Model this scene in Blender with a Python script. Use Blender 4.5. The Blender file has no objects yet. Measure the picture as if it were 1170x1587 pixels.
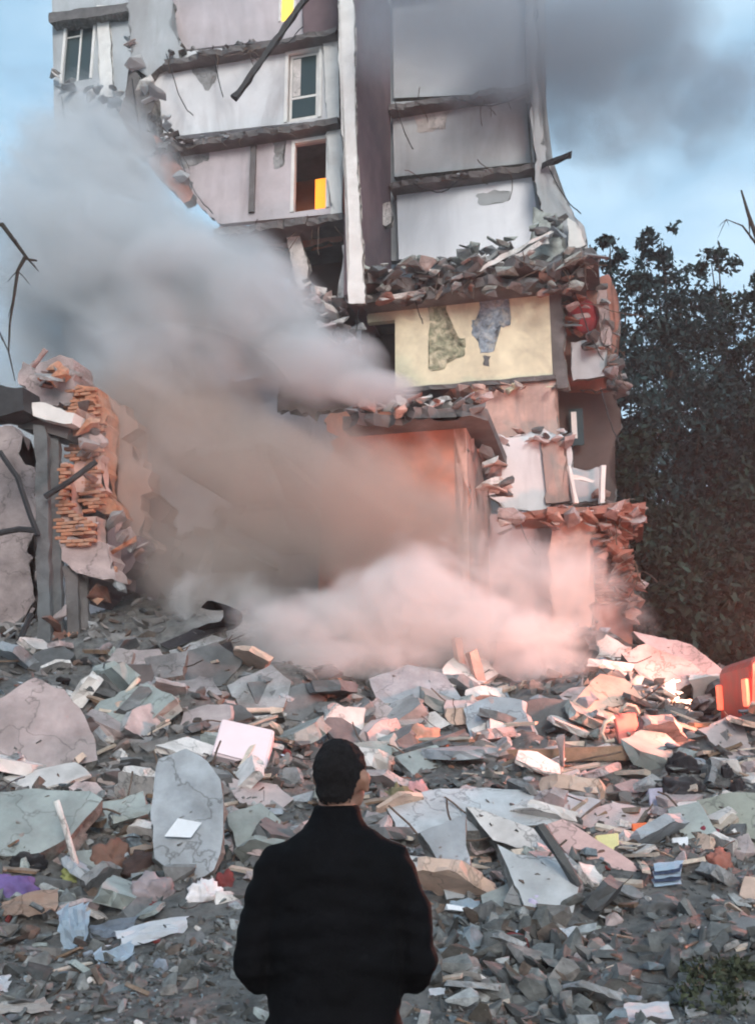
import bpy, bmesh, math, random
import numpy as np
from mathutils import Vector, Matrix, noise, Euler
R = math.radians
random.seed(7)
rng = np.random.default_rng(7)
sc = bpy.context.scene
COL = sc.collection

# ------------------------------------------------------------------ camera, sky, sun, exposure
W0, H0, F = 1170.0, 1587.0, 1500.0
CAM = Vector((0, 0, 1.68)); PITCH = R(13.4)
cd = bpy.data.cameras.new('camera'); cam = bpy.data.objects.new('camera', cd); COL.objects.link(cam)
cam.location = CAM; cam.rotation_euler = (R(90) + PITCH, 0, 0)
cd.sensor_fit = 'VERTICAL'; cd.sensor_height = 24.0; cd.lens = 24.0 * F / H0
cd.clip_start = 0.05; cd.clip_end = 3000
sc.camera = cam
RUBBLE_FILL = 2200.0; DUST_FILL = 340.0  # power of the two fill lights added on the van
SUN_EL, SUN_AZ = 24.0, 168.0            # soft evening light from behind the camera, a little to its right
w = bpy.data.worlds.new('World'); sc.world = w; w.use_nodes = True
nt = w.node_tree; nt.nodes.clear()
wo = nt.nodes.new('ShaderNodeOutputWorld'); bg = nt.nodes.new('ShaderNodeBackground')
sky = nt.nodes.new('ShaderNodeTexSky'); sky.sky_type = 'NISHITA'; sky.sun_disc = False
sky.sun_elevation = R(SUN_EL); sky.sun_rotation = R(SUN_AZ); sky.air_density = 1.2; sky.dust_density = 2.2; sky.ozone_density = 1.5
tc = nt.nodes.new('ShaderNodeTexCoord'); mp = nt.nodes.new('ShaderNodeMapping'); mp.inputs['Scale'].default_value = (1, 1, 2.2)
cn = nt.nodes.new('ShaderNodeTexNoise'); cn.inputs['Scale'].default_value = 2.6; cn.inputs['Detail'].default_value = 6; cn.inputs['Roughness'].default_value = .55
cr = nt.nodes.new('ShaderNodeValToRGB'); cr.color_ramp.elements[0].position = .30; cr.color_ramp.elements[1].position = .62
cr.color_ramp.elements[0].color = (1.5, 1.95, 2.6, 1); e_ = cr.color_ramp.elements.new(.46); e_.color = (2.3, 3.65, 4.8, 1); cr.color_ramp.elements[2].color = (3.6, 4.9, 5.9, 1)
mx = nt.nodes.new('ShaderNodeMix'); mx.data_type = 'RGBA'
mx.inputs['Factor'].default_value = .82
nt.links.new(tc.outputs['Generated'], mp.inputs[0]); nt.links.new(mp.outputs[0], cn.inputs['Vector'])
nt.links.new(cn.outputs[0], cr.inputs[0]); nt.links.new(cr.outputs[0], mx.inputs['B'])
nt.links.new(sky.outputs[0], mx.inputs['A']); nt.links.new(mx.outputs['Result'], bg.inputs[0])
bg.inputs[1].default_value = 0.11
nt.links.new(bg.outputs[0], wo.inputs[0])
sd = bpy.data.lights.new('sun', 'SUN'); sun = bpy.data.objects.new('sun', sd); COL.objects.link(sun)
sd.energy = 1.3; sd.angle = R(25); sd.color = (1, .93, .86)
a = R(SUN_AZ); e = R(SUN_EL)
sdir = Vector((math.sin(a) * math.cos(e), math.cos(a) * math.cos(e), math.sin(e)))
sun.rotation_euler = sdir.to_track_quat('Z', 'Y').to_euler()
sc.view_settings.view_transform = 'Standard'; sc.view_settings.look = 'None'
sc.view_settings.exposure = 0.88; sc.view_settings.gamma = 1.0; sc.view_settings.use_curve_mapping = False
cy = sc.cycles
cy.use_denoising = True
try: cy.denoiser = 'OPENIMAGEDENOISE'
except Exception: pass
cy.max_bounces = 6; cy.diffuse_bounces = 3; cy.glossy_bounces = 2; cy.transmission_bounces = 4; cy.transparent_max_bounces = 8
cy.volume_bounces = 4; cy.volume_max_steps = 128; cy.filter_width = 2.0
cy.use_adaptive_sampling = True; cy.adaptive_threshold = 0.05; cy.adaptive_min_samples = 24

# ------------------------------------------------------------------ geometry of the view
CP, SP = math.cos(PITCH), math.sin(PITCH)
def ray(px, py):
    x = (px - W0 / 2) / F; y = -(py - H0 / 2) / F
    return Vector((x, CP - SP * y, SP + CP * y))
def at(px, py, D):
    d = ray(px, py); return CAM + d * (D / d.y)
def mpp(D): return D / (F * CP)          # about how many metres one photo pixel spans at distance D
def lerp(t, xs, ys): return float(np.interp(t, xs, ys))
def hbase(x, y):
    h = lerp(y, [-60, 4.5, 6.5, 8, 10, 12, 14, 18, 21, 24, 28, 36, 60], [0, 0, .02, .17, .6, 1.1, 1.62, 2.85, 3.9, 4.0, 2.6, .2, 0])
    m = lerp(x, [-30, -15, -8, -3.5, 0, 4.5, 6.2, 7.5, 12, 22], [0, .55, 1.08, 1.16, .95, 1.0, .88, .8, .6, 0])
    h *= m
    h += .78 * math.exp(-((x - 5.5) / 1.15) ** 2 - ((y - 13.3) / .8) ** 2)        # heap hiding the van's wheels
    t = min(1, max(0, (x - 5.0) / .6)) * min(1, max(0, (y - 14.0) / .5)) * min(1, max(0, (17.6 - y) / .8))
    return h * (1 - t) + .75 * t                                                   # cleared lane where the van stands
def height(x, y):
    h = hbase(x, y)
    k = min(1, max(0, (y - 4) / 8)) * (1 if y < 40 else 0)
    h += (noise.fractal(Vector((x * .55, y * .55, 1.3)), 1.0, 2.0, 4) * .40) * k
    h += noise.fractal(Vector((x * 2.1, y * 2.1, 7.7)), 1.0, 2.0, 3) * (.03 + .03 * k)
    return h
def on_ground(px, py):
    d = ray(px, py); d = d / d.y
    t = 4.0
    while t < 45:
        p = CAM + d * t
        if p.z <= hbase(p.x, p.y) + .35 and p.z <= height(p.x, p.y): break
        t += .07
    p = CAM + d * min(t, 24.0)
    return p
# building frame: u along the broken face (to the right and a little nearer), v into the depth
BYAW = R(14.0)
BU = Vector((math.cos(BYAW), -math.sin(BYAW), 0)); BV = Vector((math.sin(BYAW), math.cos(BYAW), 0))
B0 = at(610, 1150, 25.0); B0.z = 0
def on_wall(px, py, v=0.0):
    d = ray(px, py); o = B0 + BV * v
    t = (o - CAM).dot(BV) / d.dot(BV)
    return CAM + d * t

# ------------------------------------------------------------------ materials
MATS = {}
def mat(name, col, rough=.85, var=.25, scale=3.0, bump=.25, bscale=18.0, dirt=None, dirt_amt=.5, dust=0.0, rand=0.0, island=False, spec=.3, crack=0.0, metal=0.0, streak=False, palette=None):
    if name in MATS: return MATS[name]
    m = bpy.data.materials.new(name); m.use_nodes = True; t = m.node_tree; N = t.nodes; L = t.links
    b = N['Principled BSDF']; b.inputs['Roughness'].default_value = rough; b.inputs['Specular IOR Level'].default_value = spec; b.inputs['Metallic'].default_value = metal
    tc = N.new('ShaderNodeTexCoord'); vec = tc.outputs['Object']
    oi = N.new('ShaderNodeObjectInfo'); ad = N.new('ShaderNodeVectorMath'); ad.operation = 'ADD'
    sc_ = N.new('ShaderNodeVectorMath'); sc_.operation = 'SCALE'; sc_.inputs[0].default_value = (37.0, 19.0, 53.0); L.new(oi.outputs['Random'], sc_.inputs['Scale'])
    L.new(vec, ad.inputs[0]); L.new(sc_.outputs[0], ad.inputs[1]); vec = ad.outputs[0]
    n1 = N.new('ShaderNodeTexNoise'); n1.inputs['Scale'].default_value = scale; n1.inputs['Detail'].default_value = 7; n1.inputs['Roughness'].default_value = .62; L.new(vec, n1.inputs['Vector'])
    r1 = N.new('ShaderNodeMapRange'); r1.inputs[1].default_value = .3; r1.inputs[2].default_value = .7; r1.inputs[3].default_value = 1 - var; r1.inputs[4].default_value = 1 + var; L.new(n1.outputs[0], r1.inputs[0])
    cur = N.new('ShaderNodeVectorMath'); cur.operation = 'SCALE'; cur.inputs[0].default_value = col[:3]; L.new(r1.outputs[0], cur.inputs['Scale']); cur = cur.outputs[0]
    if dirt is not None:
        n2 = N.new('ShaderNodeTexNoise'); n2.inputs['Scale'].default_value = scale * .45; n2.inputs['Detail'].default_value = 9; n2.inputs['Roughness'].default_value = .68; n2.inputs['Distortion'].default_value = .6
        if streak:
            sv = N.new('ShaderNodeVectorMath'); sv.operation = 'MULTIPLY'; sv.inputs[1].default_value = (2.2, 2.2, .45); L.new(vec, sv.inputs[0]); L.new(sv.outputs[0], n2.inputs['Vector'])
        else: L.new(vec, n2.inputs['Vector'])
        r2 = N.new('ShaderNodeMapRange'); r2.inputs[1].default_value = .47; r2.inputs[2].default_value = .66; r2.inputs[3].default_value = 0; r2.inputs[4].default_value = dirt_amt; L.new(n2.outputs[0], r2.inputs[0])
        x = N.new('ShaderNodeMix'); x.data_type = 'RGBA'; x.inputs['B'].default_value = (*dirt, 1); L.new(r2.outputs[0], x.inputs['Factor']); L.new(cur, x.inputs['A']); cur = x.outputs['Result']
    if crack:
        vo = N.new('ShaderNodeTexVoronoi'); vo.feature = 'DISTANCE_TO_EDGE'; vo.inputs['Scale'].default_value = scale * .5
        wn = N.new('ShaderNodeTexNoise'); wn.inputs['Scale'].default_value = scale * 2; wn.inputs['Detail'].default_value = 4; L.new(vec, wn.inputs['Vector'])
        wx = N.new('ShaderNodeMix'); wx.data_type = 'RGBA'; wx.blend_type = 'LINEAR_LIGHT'; wx.inputs['Factor'].default_value = .35; L.new(vec, wx.inputs['A']); L.new(wn.outputs['Color'], wx.inputs['B'])
        L.new(wx.outputs['Result'], vo.inputs['Vector'])
        r3 = N.new('ShaderNodeMapRange'); r3.inputs[1].default_value = 0; r3.inputs[2].default_value = .02; r3.inputs[3].default_value = crack; r3.inputs[4].default_value = 0; L.new(vo.outputs['Distance'], r3.inputs[0])
        x = N.new('ShaderNodeMix'); x.data_type = 'RGBA'; x.inputs['B'].default_value = (.03, .028, .026, 1); L.new(r3.outputs[0], x.inputs['Factor']); L.new(cur, x.inputs['A']); cur = x.outputs['Result']
    if dust:
        ge = N.new('ShaderNodeNewGeometry'); sx = N.new('ShaderNodeSeparateXYZ'); L.new(ge.outputs['Normal'], sx.inputs[0])
        n4 = N.new('ShaderNodeTexNoise'); n4.inputs['Scale'].default_value = 6; n4.inputs['Detail'].default_value = 6; L.new(vec, n4.inputs['Vector'])
        mu = N.new('ShaderNodeMath'); mu.operation = 'MULTIPLY'; L.new(sx.outputs['Z'], mu.inputs[0]); L.new(n4.outputs[0], mu.inputs[1])
        r4 = N.new('ShaderNodeMapRange'); r4.inputs[1].default_value = .2; r4.inputs[2].default_value = .6; r4.inputs[3].default_value = 0; r4.inputs[4].default_value = dust; L.new(mu.outputs[0], r4.inputs[0])
        x = N.new('ShaderNodeMix'); x.data_type = 'RGBA'; x.inputs['B'].default_value = (.36, .34, .33, 1); L.new(r4.outputs[0], x.inputs['Factor']); L.new(cur, x.inputs['A']); cur = x.outputs['Result']
    if rand:
        src = oi.outputs['Random']
        if island: src = N.new('ShaderNodeNewGeometry').outputs['Random Per Island']
        r5 = N.new('ShaderNodeMapRange'); r5.inputs[3].default_value = 1 - rand; r5.inputs[4].default_value = 1 + rand; L.new(src, r5.inputs[0])
        hs = N.new('ShaderNodeHueSaturation'); L.new(r5.outputs[0], hs.inputs['Value']); L.new(cur, hs.inputs['Color'])
        cur = hs.outputs[0]
    if palette:
        rp_ = N.new('ShaderNodeValToRGB'); rp_.color_ramp.interpolation = 'CONSTANT'; el_ = rp_.color_ramp.elements
        while len(el_) < len(palette): el_.new(.5)
        for q, (ps, c_) in enumerate(palette): el_[q].position = ps; el_[q].color = (*c_, 1)
        wnz = N.new('ShaderNodeTexWhiteNoise'); wnz.noise_dimensions = '1D'; L.new(N.new('ShaderNodeNewGeometry').outputs['Random Per Island'], wnz.inputs['W']); L.new(wnz.outputs['Value'], rp_.inputs[0])
        x = N.new('ShaderNodeMix'); x.data_type = 'RGBA'; x.blend_type = 'MULTIPLY'; x.inputs['Factor'].default_value = 1; L.new(cur, x.inputs['A']); L.new(rp_.outputs[0], x.inputs['B']); cur = x.outputs['Result']
    L.new(cur, b.inputs['Base Color'])
    if bump:
        n3 = N.new('ShaderNodeTexNoise'); n3.inputs['Scale'].default_value = bscale; n3.inputs['Detail'].default_value = 8; n3.inputs['Roughness'].default_value = .7; L.new(vec, n3.inputs['Vector'])
        bp = N.new('ShaderNodeBump'); bp.inputs['Strength'].default_value = bump; bp.inputs['Distance'].default_value = .04; L.new(n3.outputs[0], bp.inputs['Height']); L.new(bp.outputs[0], b.inputs['Normal'])
    MATS[name] = m; return m
def emit(name, col, s):
    m = bpy.data.materials.new(name); m.use_nodes = True; b = m.node_tree.nodes['Principled BSDF']
    b.inputs['Base Color'].default_value = (*col, 1); b.inputs['Emission Color'].default_value = (*col, 1); b.inputs['Emission Strength'].default_value = s; return m
def glass(name, col):
    m = bpy.data.materials.new(name); m.use_nodes = True; b = m.node_tree.nodes['Principled BSDF']
    b.inputs['Base Color'].default_value = (*col, 1); b.inputs['Roughness'].default_value = .2; b.inputs['Specular IOR Level'].default_value = .35; return m

GREY = (.30, .295, .29)
m_conc = mat('concrete', (.29, .29, .295), var=.4, scale=2.0, crack=.55, dirt=(.12, .11, .10), dirt_amt=.55, bump=.5, rand=.3)
m_concd = mat('dark_concrete', (.13, .135, .14), var=.3, scale=2.5, dirt=(.06, .06, .06), bump=.5, rand=.35, dust=.25)
m_concb = mat('bluish_concrete', (.33, .355, .385), dust=.35, var=.4, scale=2.0, crack=.55, dirt=(.2, .2, .2), dirt_amt=.5, bump=.35, rand=.15)
m_concp = mat('pinkish_concrete', (.40, .325, .32), dust=.35, var=.4, scale=2.0, crack=.55, dirt=(.25, .2, .19), dirt_amt=.5, bump=.4, rand=.15)
m_conct = mat('greenish_concrete', (.29, .325, .315), dust=.35, var=.4, scale=2.0, crack=.55, dirt=(.18, .18, .17), dirt_amt=.5, bump=.4, rand=.15)
m_raw = mat('raw_broken_concrete', (.20, .195, .185), var=.5, scale=9, dirt=(.09, .085, .08), dirt_amt=.7, bump=1.0, bscale=22, rand=.2)
m_pale = mat('pale_plaster', (.62, .58, .56), var=.3, scale=2.0, crack=.55, dirt=(.33, .3, .28), dirt_amt=.5, bump=.25, rand=.12)
m_brick = mat('broken_brick', (.28, .13, .10), var=.35, scale=4, dirt=(.3, .25, .22), dirt_amt=.6, bump=.6, rand=.35, dust=.35)
m_wood = mat('splintered_wood', (.24, .16, .11), var=.35, scale=5, dirt=(.1, .075, .06), bump=.4, rand=.4, dust=.3)
m_woodp = mat('pale_timber', (.52, .44, .37), var=.25, scale=5, dirt=(.3, .24, .2), bump=.3, rand=.25)
m_steel = mat('rusted_steel', (.10, .07, .055), var=.4, scale=8, bump=.3, rand=.3, rough=.7)
m_paper = mat('white_paper', (.74, .77, .82), var=.07, scale=3, dirt=(.5, .5, .5), dirt_amt=.35, bump=.1, rand=.08)
m_paperb = mat('pale_blue_sheet', (.55, .68, .80), var=.1, scale=3, dirt=(.38, .42, .46), dirt_amt=.5, bump=.1, rand=.08)
m_black = mat('black_felt', (.018, .017, .02), var=.4, scale=4, bump=.5, rand=.2, dust=.12)
PAL = [(0, (1, 1, 1)), (.42, (.62, .63, .65)), (.62, (1.25, 1.12, 1.08)), (.74, (.85, .62, .52)), (.80, (1.9, 1.9, 1.95)), (.88, (.42, .36, .32)), (.95, (1.1, 1.3, 1.5))]
m_gravel = mat('crushed_rubble', (.150, .156, .153), var=.55, scale=9, dirt=(.09, .092, .09), bump=.7, rand=.3, island=True, palette=PAL)

def obj(name, me, m=None, parent=None, kind=None, m2=None):
    o = bpy.data.objects.new(name, me); COL.objects.link(o)
    if m is not None and not me.materials:
        me.materials.append(m)
        if m2 is not None: me.materials.append(m2)
    if parent is not None: adopt(o, parent)
    if kind: o['kind'] = kind
    return o
def wm(o): return o.matrix_basis.copy() if o.parent is None else wm(o.parent) @ o.matrix_parent_inverse @ o.matrix_basis
def adopt(o, parent):
    o.parent = parent; o.matrix_parent_inverse = wm(parent).inverted()
def empty(name, loc, parent=None):
    o = bpy.data.objects.new(name, None); COL.objects.link(o); o.location = loc; o.empty_display_size = .2
    if parent: adopt(o, parent)
    return o
def tag(o, label, cat, group=None):
    o['label'] = label; o['category'] = cat; o['kind'] = o.get('kind', 'thing')
    if group: o['group'] = group
    return o
def from_bm(bm, name, smooth=False):
    me = bpy.data.meshes.new(name); bmesh.ops.recalc_face_normals(bm, faces=bm.faces); bm.to_mesh(me); bm.free()
    if smooth:
        me.polygons.foreach_set('use_smooth', [True] * len(me.polygons))
    return me
# ---- shapes (all in world space unless an origin is given)
def jagged(pts, amp, seg=.22, skip=()):
    out = []; n = len(pts)
    if amp <= 0: return [p.copy() for p in pts]
    nrm = Vector((0, 0, 0)); sd0 = random.uniform(0, 100); seg *= .6
    for i in range(n):
        nrm += (pts[i] - pts[0]).cross(pts[(i + 1) % n] - pts[0])
    nrm.normalize()
    for i in range(n):
        p, q = pts[i], pts[(i + 1) % n]; L = (q - p).length
        out.append(p.copy())
        if i in skip: continue
        k = max(1, int(L / seg)); s = (q - p).cross(nrm)
        if s.length: s.normalize()
        for j in range(1, k):
            o_ = noise.noise(Vector((sd0, j * seg * 1.3, i))) * 1.5 + random.uniform(-.6, .6) + (random.uniform(-1.2, .8) if random.random() < .2 else 0)
            out.append(p.lerp(q, (j + random.uniform(-.4, .4)) / k) + s * amp * o_)
    return out
def solid(pts, depth, bevel=0.0, side=False):
    """closed solid: the outline pts moved along the vector depth; side=True gives crumbly fracture faces (material slot 1)"""
    bm = bmesh.new(); n = len(pts); d_ = depth.normalized(); j_ = min(.05, depth.length * .22)
    def jit():
        s_ = Vector([random.uniform(-j_, j_) for _ in range(3)]); return s_ - d_ * s_.dot(d_)
    rings = [[bm.verts.new(p) for p in pts]]
    if side: rings.append([bm.verts.new(p + depth * random.uniform(.35, .65) + jit()) for p in pts])
    rings.append([bm.verts.new(p + depth + (jit() if side else Vector())) for p in pts])
    bm.faces.new(rings[0][::-1]); bm.faces.new(rings[-1])
    for a_, b_ in zip(rings, rings[1:]):
        for k in range(n):
            g = bm.faces.new((a_[k], a_[(k + 1) % n], b_[(k + 1) % n], b_[k]))
            if side: g.material_index = 1
    if bevel and not side:
        bmesh.ops.bevel(bm, geom=list(bm.edges), offset=bevel, segments=1, affect='EDGES', clamp_overlap=True)
    bmesh.ops.triangulate(bm, faces=[f for f in bm.faces if len(f.verts) > 4])
    return bm
def box_bm(lo, hi, bev=0.0):
    bm = bmesh.new(); bmesh.ops.create_cube(bm, size=1)
    for v in bm.verts: v.co = Vector([lo[i] if v.co[i] < 0 else hi[i] for i in range(3)])
    if bev: bmesh.ops.bevel(bm, geom=list(bm.edges), offset=bev, segments=2, affect='EDGES')
    return bm
def tube_bm(path, rad, sides=7, bm=None, caps=True):
    bm = bm or bmesh.new(); rings = []
    rads = rad if isinstance(rad, (list, tuple)) else [rad] * len(path)
    for i, p in enumerate(path):
        d = (path[min(i + 1, len(path) - 1)] - path[max(i - 1, 0)]).normalized()
        a = d.orthogonal().normalized() if i == 0 else (rings_a - d * rings_a.dot(d)).normalized()
        rings_a = a; b = d.cross(a)
        rings.append([bm.verts.new(p + (a * math.cos(t) + b * math.sin(t)) * rads[i]) for t in [2 * math.pi * k / sides for k in range(sides)]])
    for i in range(len(rings) - 1):
        for k in range(sides):
            bm.faces.new((rings[i][k], rings[i][(k + 1) % sides], rings[i + 1][(k + 1) % sides], rings[i + 1][k]))
    if caps:
        bm.faces.new(rings[0][::-1]); bm.faces.new(rings[-1])
    return bm
def beam_bm(p, q, w, h, rough=0.0):
    d = (q - p); L = d.length; d.normalize(); a = d.cross(Vector((0, 0, 1)))
    if a.length < .05: a = Vector((1, 0, 0))
    a.normalize(); b = a.cross(d)
    bm = bmesh.new(); n = max(2, int(L / .25)); rg = []
    for i in range(n + 1):
        c = p + d * L * i / n
        e_ = rough * (1 if 0 < i < n else 2.5)
        rg.append([bm.verts.new(c + a * w * s / 2 + b * h * t / 2 + Vector([random.uniform(-e_, e_) for _ in range(3)])) for s, t in ((-1, -1), (1, -1), (1, 1), (-1, 1))])
    for i in range(n):
        for k in range(4): bm.faces.new((rg[i][k], rg[i][(k + 1) % 4], rg[i + 1][(k + 1) % 4], rg[i + 1][k]))
    bm.faces.new(rg[0][::-1]); bm.faces.new(rg[-1]); return bm
def hull_mesh(name, n, sx, sy, sz, seed, boxy=.5):
    r = random.Random(seed); bm = bmesh.new()
    for _ in range(n):
        v = Vector([r.uniform(-1, 1) for _ in range(3)])
        m_ = max(abs(c) for c in v); v = v.lerp(v / m_ if m_ else v, boxy)
        bm.verts.new((v.x * sx / 2, v.y * sy / 2, v.z * sz / 2))
    r_ = bmesh.ops.convex_hull(bm, input=bm.verts)
    bmesh.ops.delete(bm, geom=[g for g in r_['geom_interior'] if isinstance(g, bmesh.types.BMVert)], context='VERTS')
    bmesh.ops.dissolve_limit(bm, angle_limit=R(9), verts=bm.verts, edges=bm.edges)
    return from_bm(bm, name)
def fuse(bms, voxel, smooth=0, name='fused'):
    bm = bmesh.new()
    for b in bms:
        t = bpy.data.meshes.new('t'); bmesh.ops.recalc_face_normals(b, faces=b.faces); b.to_mesh(t); b.free(); bm.from_mesh(t); bpy.data.meshes.remove(t)
    me = bpy.data.meshes.new(name); bm.to_mesh(me); bm.free()
    o = bpy.data.objects.new('fuse_tmp', me); COL.objects.link(o)
    md = o.modifiers.new('r', 'REMESH'); md.mode = 'VOXEL'; md.voxel_size = voxel
    if smooth:
        s = o.modifiers.new('s', 'SMOOTH'); s.iterations = smooth; s.factor = .5
    dg = bpy.context.evaluated_depsgraph_get()
    out = bpy.data.meshes.new_from_object(o.evaluated_get(dg)); out.name = name
    bpy.data.objects.remove(o); bpy.data.meshes.remove(me)
    out.polygons.foreach_set('use_smooth', [True] * len(out.polygons))
    return out
def ellipsoid_bm(c, r, rot=None, sub=3):
    bm = bmesh.new(); bmesh.ops.create_icosphere(bm, subdivisions=sub, radius=1)
    M = Matrix.Translation(c) @ (rot.to_matrix().to_4x4() if rot else Matrix()) @ Matrix.Diagonal((*r, 1))
    bm.transform(M); return bm
def recentre(o):
    """put the origin of a one-mesh thing at its base"""
    me = o.data; co = np.empty(len(me.vertices) * 3); me.vertices.foreach_get('co', co); co = co.reshape(-1, 3)
    c = np.array([(co[:, 0].min() + co[:, 0].max()) / 2, (co[:, 1].min() + co[:, 1].max()) / 2, co[:, 2].min()])
    me.vertices.foreach_set('co', (co - c).ravel()); o.location = Vector(c); me.update(); return o

# ------------------------------------------------------------------ ground: one sheet out to the horizon
def ground():
    xs = np.concatenate([[-300, -200, -120, -60, -35, -24], np.arange(-18, -11, .5), np.arange(-11, 11.01, .14), np.arange(11.5, 18.1, .5), [24, 35, 60, 120, 200, 300]])
    ys = np.concatenate([[-200, -120, -50, -20, -8, -3], np.arange(0, 5, .5), np.arange(5, 24, .14), np.arange(24, 37, .5), [40, 48, 60, 90, 150, 220, 320]])
    nx, ny = len(xs), len(ys)
    V = [(x, y, height(x, y)) for y in ys for x in xs]
    Fc = [(j * nx + i, j * nx + i + 1, (j + 1) * nx + i + 1, (j + 1) * nx + i) for j in range(ny - 1) for i in range(nx - 1)]
    me = bpy.data.meshes.new('ground'); me.from_pydata(V, [], Fc); me.update()
    me.polygons.foreach_set('use_smooth', [True] * len(me.polygons))
    obj('ground', me, mat('rubble_ground', (.13, .13, .127), var=.55, scale=7, dirt=(.22, .2, .185), dirt_amt=.7, bump=1.0, bscale=24), kind='structure')
ground()

# ------------------------------------------------------------------ the torn apartment block
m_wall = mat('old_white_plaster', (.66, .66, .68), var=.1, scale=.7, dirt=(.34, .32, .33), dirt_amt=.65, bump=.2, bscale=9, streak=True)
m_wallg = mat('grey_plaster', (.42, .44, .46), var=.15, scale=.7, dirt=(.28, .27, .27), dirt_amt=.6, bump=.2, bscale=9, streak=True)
m_wallb = mat('white_wallpaper', (.84, .85, .90), var=.05, scale=.8, dirt=(.62, .63, .68), dirt_amt=.5, bump=.1, streak=True)
m_mauve = mat('mauve_plaster', (.50, .45, .47), var=.15, scale=.8, dirt=(.30, .25, .26), dirt_amt=.6, bump=.2, streak=True)
m_yellow = mat('cream_yellow_paint', (.70, .64, .47), var=.16, scale=1.6, dirt=(.45, .40, .30), dirt_amt=.7, bump=.15, crack=.0)
m_salmonglow = mat('salmon_paint_with_glow', (.54, .36, .31), var=.25, scale=1.6, dirt=(.30, .25, .24), dirt_amt=.75, bump=.2, streak=True)  # salmon paint, with the red light on these walls mixed into its colour
m_red = mat('terracotta_paint', (.34, .16, .125), var=.3, scale=1.6, dirt=(.20, .15, .13), dirt_amt=.75, bump=.25)
m_brown = mat('brown_wallpaper', (.15, .105, .115), var=.25, scale=.9, dirt=(.085, .07, .08), dirt_amt=.6, bump=.2)
m_slab = mat('broken_floor_concrete', (.15, .14, .14), var=.3, scale=2.0, dirt=(.07, .065, .065), bump=.6)
m_trim = mat('white_trim', (.74, .72, .70), var=.1, scale=2, dirt=(.5, .45, .42), dirt_amt=.4, bump=.1)
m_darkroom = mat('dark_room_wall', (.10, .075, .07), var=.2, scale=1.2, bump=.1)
m_pane = glass('dull_window_glass', (.035, .055, .06))
m_steeld = mat('dark_iron', (.03, .03, .033), var=.3, scale=6, bump=.2, rough=.6)
m_insul = mat('torn_insulation', (.36, .38, .36), var=.35, scale=5, dirt=(.17, .17, .16), bump=.7, rand=.25)

bld = empty('apartment_building', B0 + Vector((0, 0, 0)))
tag(bld, 'tall apartment block with its front torn off, rooms open to the sky', 'building')
def wp(pts, v, thick, m, name='wall_panel', amp=0.0, skip=(), parent=bld, seg=.25, bev=0.0):
    """upright piece of the building: outline in the plane v metres behind the face, thickness into the depth"""
    P = jagged([on_wall(x, y, v) for x, y in pts], amp, seg, skip)
    return obj(name, from_bm(solid(P, BV * thick, bev, True), name), m, parent, m2=m_raw)
def cross(px, y0, y1, v0, v1, thick, m, name='cross_wall', parent=bld):
    """wall running into the depth from v0 to v1; its broken end stands at photo column px"""
    top = on_wall(px, y0, v0); bot = on_wall(px, y1, v0)
    bot = Vector((top.x, top.y, bot.z))
    P = [top, top + BV * (v1 - v0), bot + BV * (v1 - v0), bot]
    return obj(name, from_bm(solid(P, -BU * thick), name), m, parent)
def floor(pts, v0, v1, th, m=m_slab, name='floor_slab', amp=.12, parent=bld):
    """horizontal slab: front edge from (x0,y) to (x1,y) at v0, back at v1"""
    (x0, y0), (x1, y1) = pts
    A = on_wall(x0, y0, v0); B = on_wall(x1, y1, v0); B.z = A.z = (A.z + B.z) / 2
    k = max(2, int((B - A).length / .16)); fr = []; s0 = random.uniform(0, 50)
    for i in range(k + 1):
        fr.append(A.lerp(B, (i + (random.uniform(-.4, .4) if 0 < i < k else 0)) / k) + BV * amp * (1.5 * noise.noise(Vector((s0, i * .21, 0))) + random.uniform(-.4, .4)))
    P = fr + [B + BV * (v1 - v0), A + BV * (v1 - v0)]
    bm = solid(P, Vector((0, 0, -th)), 0, True)
    for g in bm.faces: g.material_index = 0
    return obj(name, from_bm(bm, name), m, parent)
def opening_wall(outer, holes, v, thick, m, name='wall_panel', amp=0., skip=()):
    """wall with rectangular openings, made by cutting the sheet into strips around them"""
    bm = bmesh.new()
    P = [on_wall(x, y, v) for x, y in outer]
    P = jagged(P, amp, .3, skip)
    loc = [((p - B0).dot(BU), p.z) for p in P]
    f = bm.faces.new([bm.verts.new((a, 0, b)) for a, b in loc])
    for h in holes:
        q = [on_wall(x, y, v) for x, y in h]
        us = [(p - B0).dot(BU) for p in q]; zs = [p.z for p in q]
        for val, axis in ((min(us), 0), (max(us), 0), (min(zs), 2), (max(zs), 2)):
            no = Vector((1, 0, 0)) if axis == 0 else Vector((0, 0, 1))
            bmesh.ops.bisect_plane(bm, geom=list(bm.verts) + list(bm.edges) + list(bm.faces), plane_co=no * val, plane_no=no, dist=1e-5)
        kill = [g for g in bm.faces if min(us) < g.calc_center_median().x < max(us) and min(zs) < g.calc_center_median().z < max(zs)]
        bmesh.ops.delete(bm, geom=kill, context='FACES')
    r = bmesh.ops.extrude_face_region(bm, geom=list(bm.faces))
    for g in r['geom']:
        if isinstance(g, bmesh.types.BMVert): g.co.y += thick
    bmesh.ops.triangulate(bm, faces=[g for g in bm.faces if len(g.verts) > 4])
    for vert in bm.verts:
        u, d, z = vert.co; vert.co = B0 + BU * u + BV * (v + d); vert.co.z = z
    return obj(name, from_bm(bm, name), m, bld)
def rect(x0, y0, x1, y1): return [(x0, y0), (x1, y0), (x1, y1), (x0, y1)]
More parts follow.
